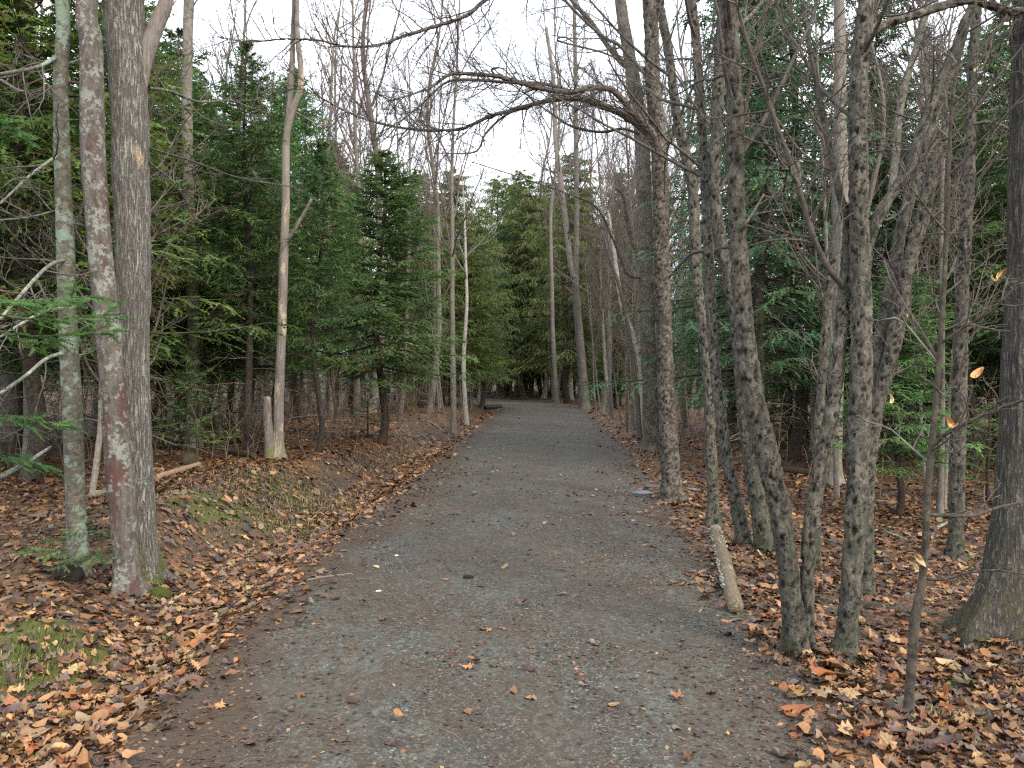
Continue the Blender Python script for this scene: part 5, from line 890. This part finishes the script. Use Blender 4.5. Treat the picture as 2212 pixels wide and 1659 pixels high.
def rock_mesh(seed, mat, flat=.6, sub=3):
    import bmesh
    b = bmesh.new(); bmesh.ops.create_icosphere(b, subdivisions=sub, radius=1); V = np.array([v.co for v in b.verts]); d = 1 + .22 * vnoise(V * 1.6 + seed * 5, seed) + .08 * vnoise(V * 5 + seed, seed)
    V = V * d[:, None] * [1, 1, flat]
    for v, q in zip(b.verts, V): v.co = q
    me = bpy.data.meshes.new('rock'); b.to_mesh(me); b.free(); me.materials.append(mat); return me
mat_slate = simple('slate', (.07, .085, .10), (.20, .24, .28), 14, .45); mat_stone = simple('dark_stone', (.035, .035, .032), (.12, .115, .10), 12, .85); mat_clod = simple('earth_clod', (.012, .010, .008), (.05, .04, .03), 30, .95, 1., .02)
def rock(name, label, cat, px, py, w, h, mat, seed, depth=None, flat=.6, rz=0.):
    g_ = ground_at(px, py); s = w / 2 / F_ * g_[1]; o = obj(name, rock_mesh(seed, mat, 1.), None, (g_[0], g_[1], g_[2] + s * h * .25)); o.scale = (s, depth or s * .8, s * h); o.rotation_euler = (0, 0, rz); return tag(o, label, cat)
rock('slate_stone', 'blue-grey flat slate lying at the gravel edge left of the arching maple', 'stone', 1386, 1066, 48, .16, mat_slate, 1)
rock('slate_stone', 'dark slate slab tilted against the foot of the arching maple', 'stone', 1412, 1054, 40, .30, mat_stone, 2)
rock('stone', 'dark low stone sunk in leaves left of the large oak', 'stone', 2046, 1380, 34, .5, mat_stone, 3)
rock('stone', 'small dark stone at the foot of the leaning maple', 'stone', 316, 1314, 22, .5, mat_stone, 4)
rock('rotten_stump', 'black rotten stump behind the fir seedling', 'stump', 150, 1250, 64, .8, mat_clod, 5)
rock('earth_clod', 'small dark clod lying alone on the gravel path', 'clod', 1011, 1249, 24, .45, mat_clod, 6)
rock('mossy_stone', 'moss covered stone on top of the bank near the pipe', 'stone', 893, 876, 34, .6, mat_moss, 7)
rock('mossy_stone', 'green moss hummock in the bottom right leaves', 'moss', 2080, 1480, 64, .32, mat_moss, 8)
rock('mossy_stone', 'moss hummock wrapped round the ash root', 'moss', 347, 1290, 44, .8, mat_moss, 9)
rock('stone', 'tiny pale pebble on the left half of the gravel', 'pebble', 857, 1201, 8, .6, simple('quartz', (.5, .5, .48), (.8, .8, .78), 30, .5), 10)
rock('stone', 'tiny long white chip near the left side of the gravel', 'pebble', 818, 1277, 13, .25, simple('white_chip', (.5, .5, .48), (.8, .8, .78), 30, .5), 11)
rock('stump', 'small mossy cut stump behind the pale barkless log', 'stump', 408, 1003, 30, 1.3, mat_oldlog, 12)

# corrugated pipe
gp = ground_at(1052, 886); mat_pipe = simple('black_plastic', (.018, .022, .03), (.05, .06, .08), 20, .45, .1); A0 = at(1047, 881, gp[1]); A1 = A0 + np.array([.95, .5, .05]); n = 64; t = np.linspace(0, 1, n)[:, None]; P = A0 + (A1 - A0) * t; R = .135 + .02 * np.sign(np.sin(t[:, 0] * 2 * np.pi * 8)); V, Q = tubes(P[None], R[None], 24)
r = root('culvert_pipe', 'black corrugated drain pipe end sticking out of the path bank', 'pipe', A0); geo = Geo(); geo.add(V, Q); V, Q = tubes(P[None], R[None] * 0 + .105, 24); geo.add(V, Q[:, ::-1]); obj('pipe_wall', geo.mesh('pipe_wall', mat_pipe, A0), r)

# grass and straw on the banks
g = np.random.default_rng(14); geo = Geo()
def tuft(px, py, rx, ry, n, hgt, colr, lean=.5):
    c = ground_at(px, py); x = c[0] + g.normal(0, rx, n); y = c[1] + g.normal(0, ry, n); z = height(x, y); a = g.uniform(0, 6.28, n); h = g.uniform(.4, 1, n) * hgt; dx, dy = np.cos(a) * h * lean + .3 * h, np.sin(a) * h * lean - .2 * h; wx, wy = -np.sin(a) * .0035, np.cos(a) * .0035
    b1 = np.stack([x - wx, y - wy, z], -1); b2 = np.stack([x + wx, y + wy, z], -1); m1 = np.stack([x + dx * .4 - wx * .7, y + dy * .4 - wy * .7, z + h * .7], -1); m2 = np.stack([x + dx * .4 + wx * .7, y + dy * .4 + wy * .7, z + h * .7], -1); tp = np.stack([x + dx, y + dy, z + h * .75], -1)
    V = np.stack([b1, b2, m2, m1, tp], 1); k = np.arange(n) * 5; cc = np.array(colr)[g.integers(0, len(colr), n)] * g.uniform(.7, 1.2, (n, 1)); geo.add(V.reshape(-1, 3), [np.stack([k, k + 1, k + 2, k + 3], 1), np.stack([k + 3, k + 2, k + 4], 1)], tint=np.repeat(cc, 5, axis=0))
straw = [(.26, .20, .11), (.19, .14, .08), (.12, .09, .05)]; green = [(.08, .12, .02), (.12, .15, .03), (.2, .17, .07)]
for q in [(560, 1060, .5, .8, 900, .10, green + straw), (660, 1080, .35, .6, 900, .10, straw + green), (710, 1090, .2, .5, 700, .12, straw), (640, 1140, .25, .2, 500, .08, green + straw), (780, 1010, .25, 1., 700, .13, straw), (870, 960, .3, 2., 700, .15, straw), (960, 925, .35, 3., 900, .2, straw), (1010, 905, .3, 3., 700, .22, straw),
          (470, 1075, .45, .8, 2200, .035, green), (600, 1030, .45, .8, 1600, .035, green), (545, 1110, .4, .5, 1200, .035, green + straw), (100, 1420, .12, .15, 260, .06, green), (60, 1440, .12, .12, 260, .06, green), (345, 1385, .04, .05, 60, .06, green), (2050, 1560, .07, .05, 160, .07, green + straw), (2090, 1440, .06, .05, 60, .05, green), (1700, 1200, .2, .2, 120, .06, green)]: tuft(*q)
gt = obj('bank_grass', geo.mesh('bank_grass', mat_leaf), floor); tag(gt, kind='stuff')
print('objects', len(COL.objects), 'tris', sum(sum(max(0, p.loop_total - 2) for p in me.polygons) if len(me.polygons) < 2000 else len(me.polygons) * (2 if me.polygons[0].loop_total == 4 else 1) for me in bpy.data.meshes))
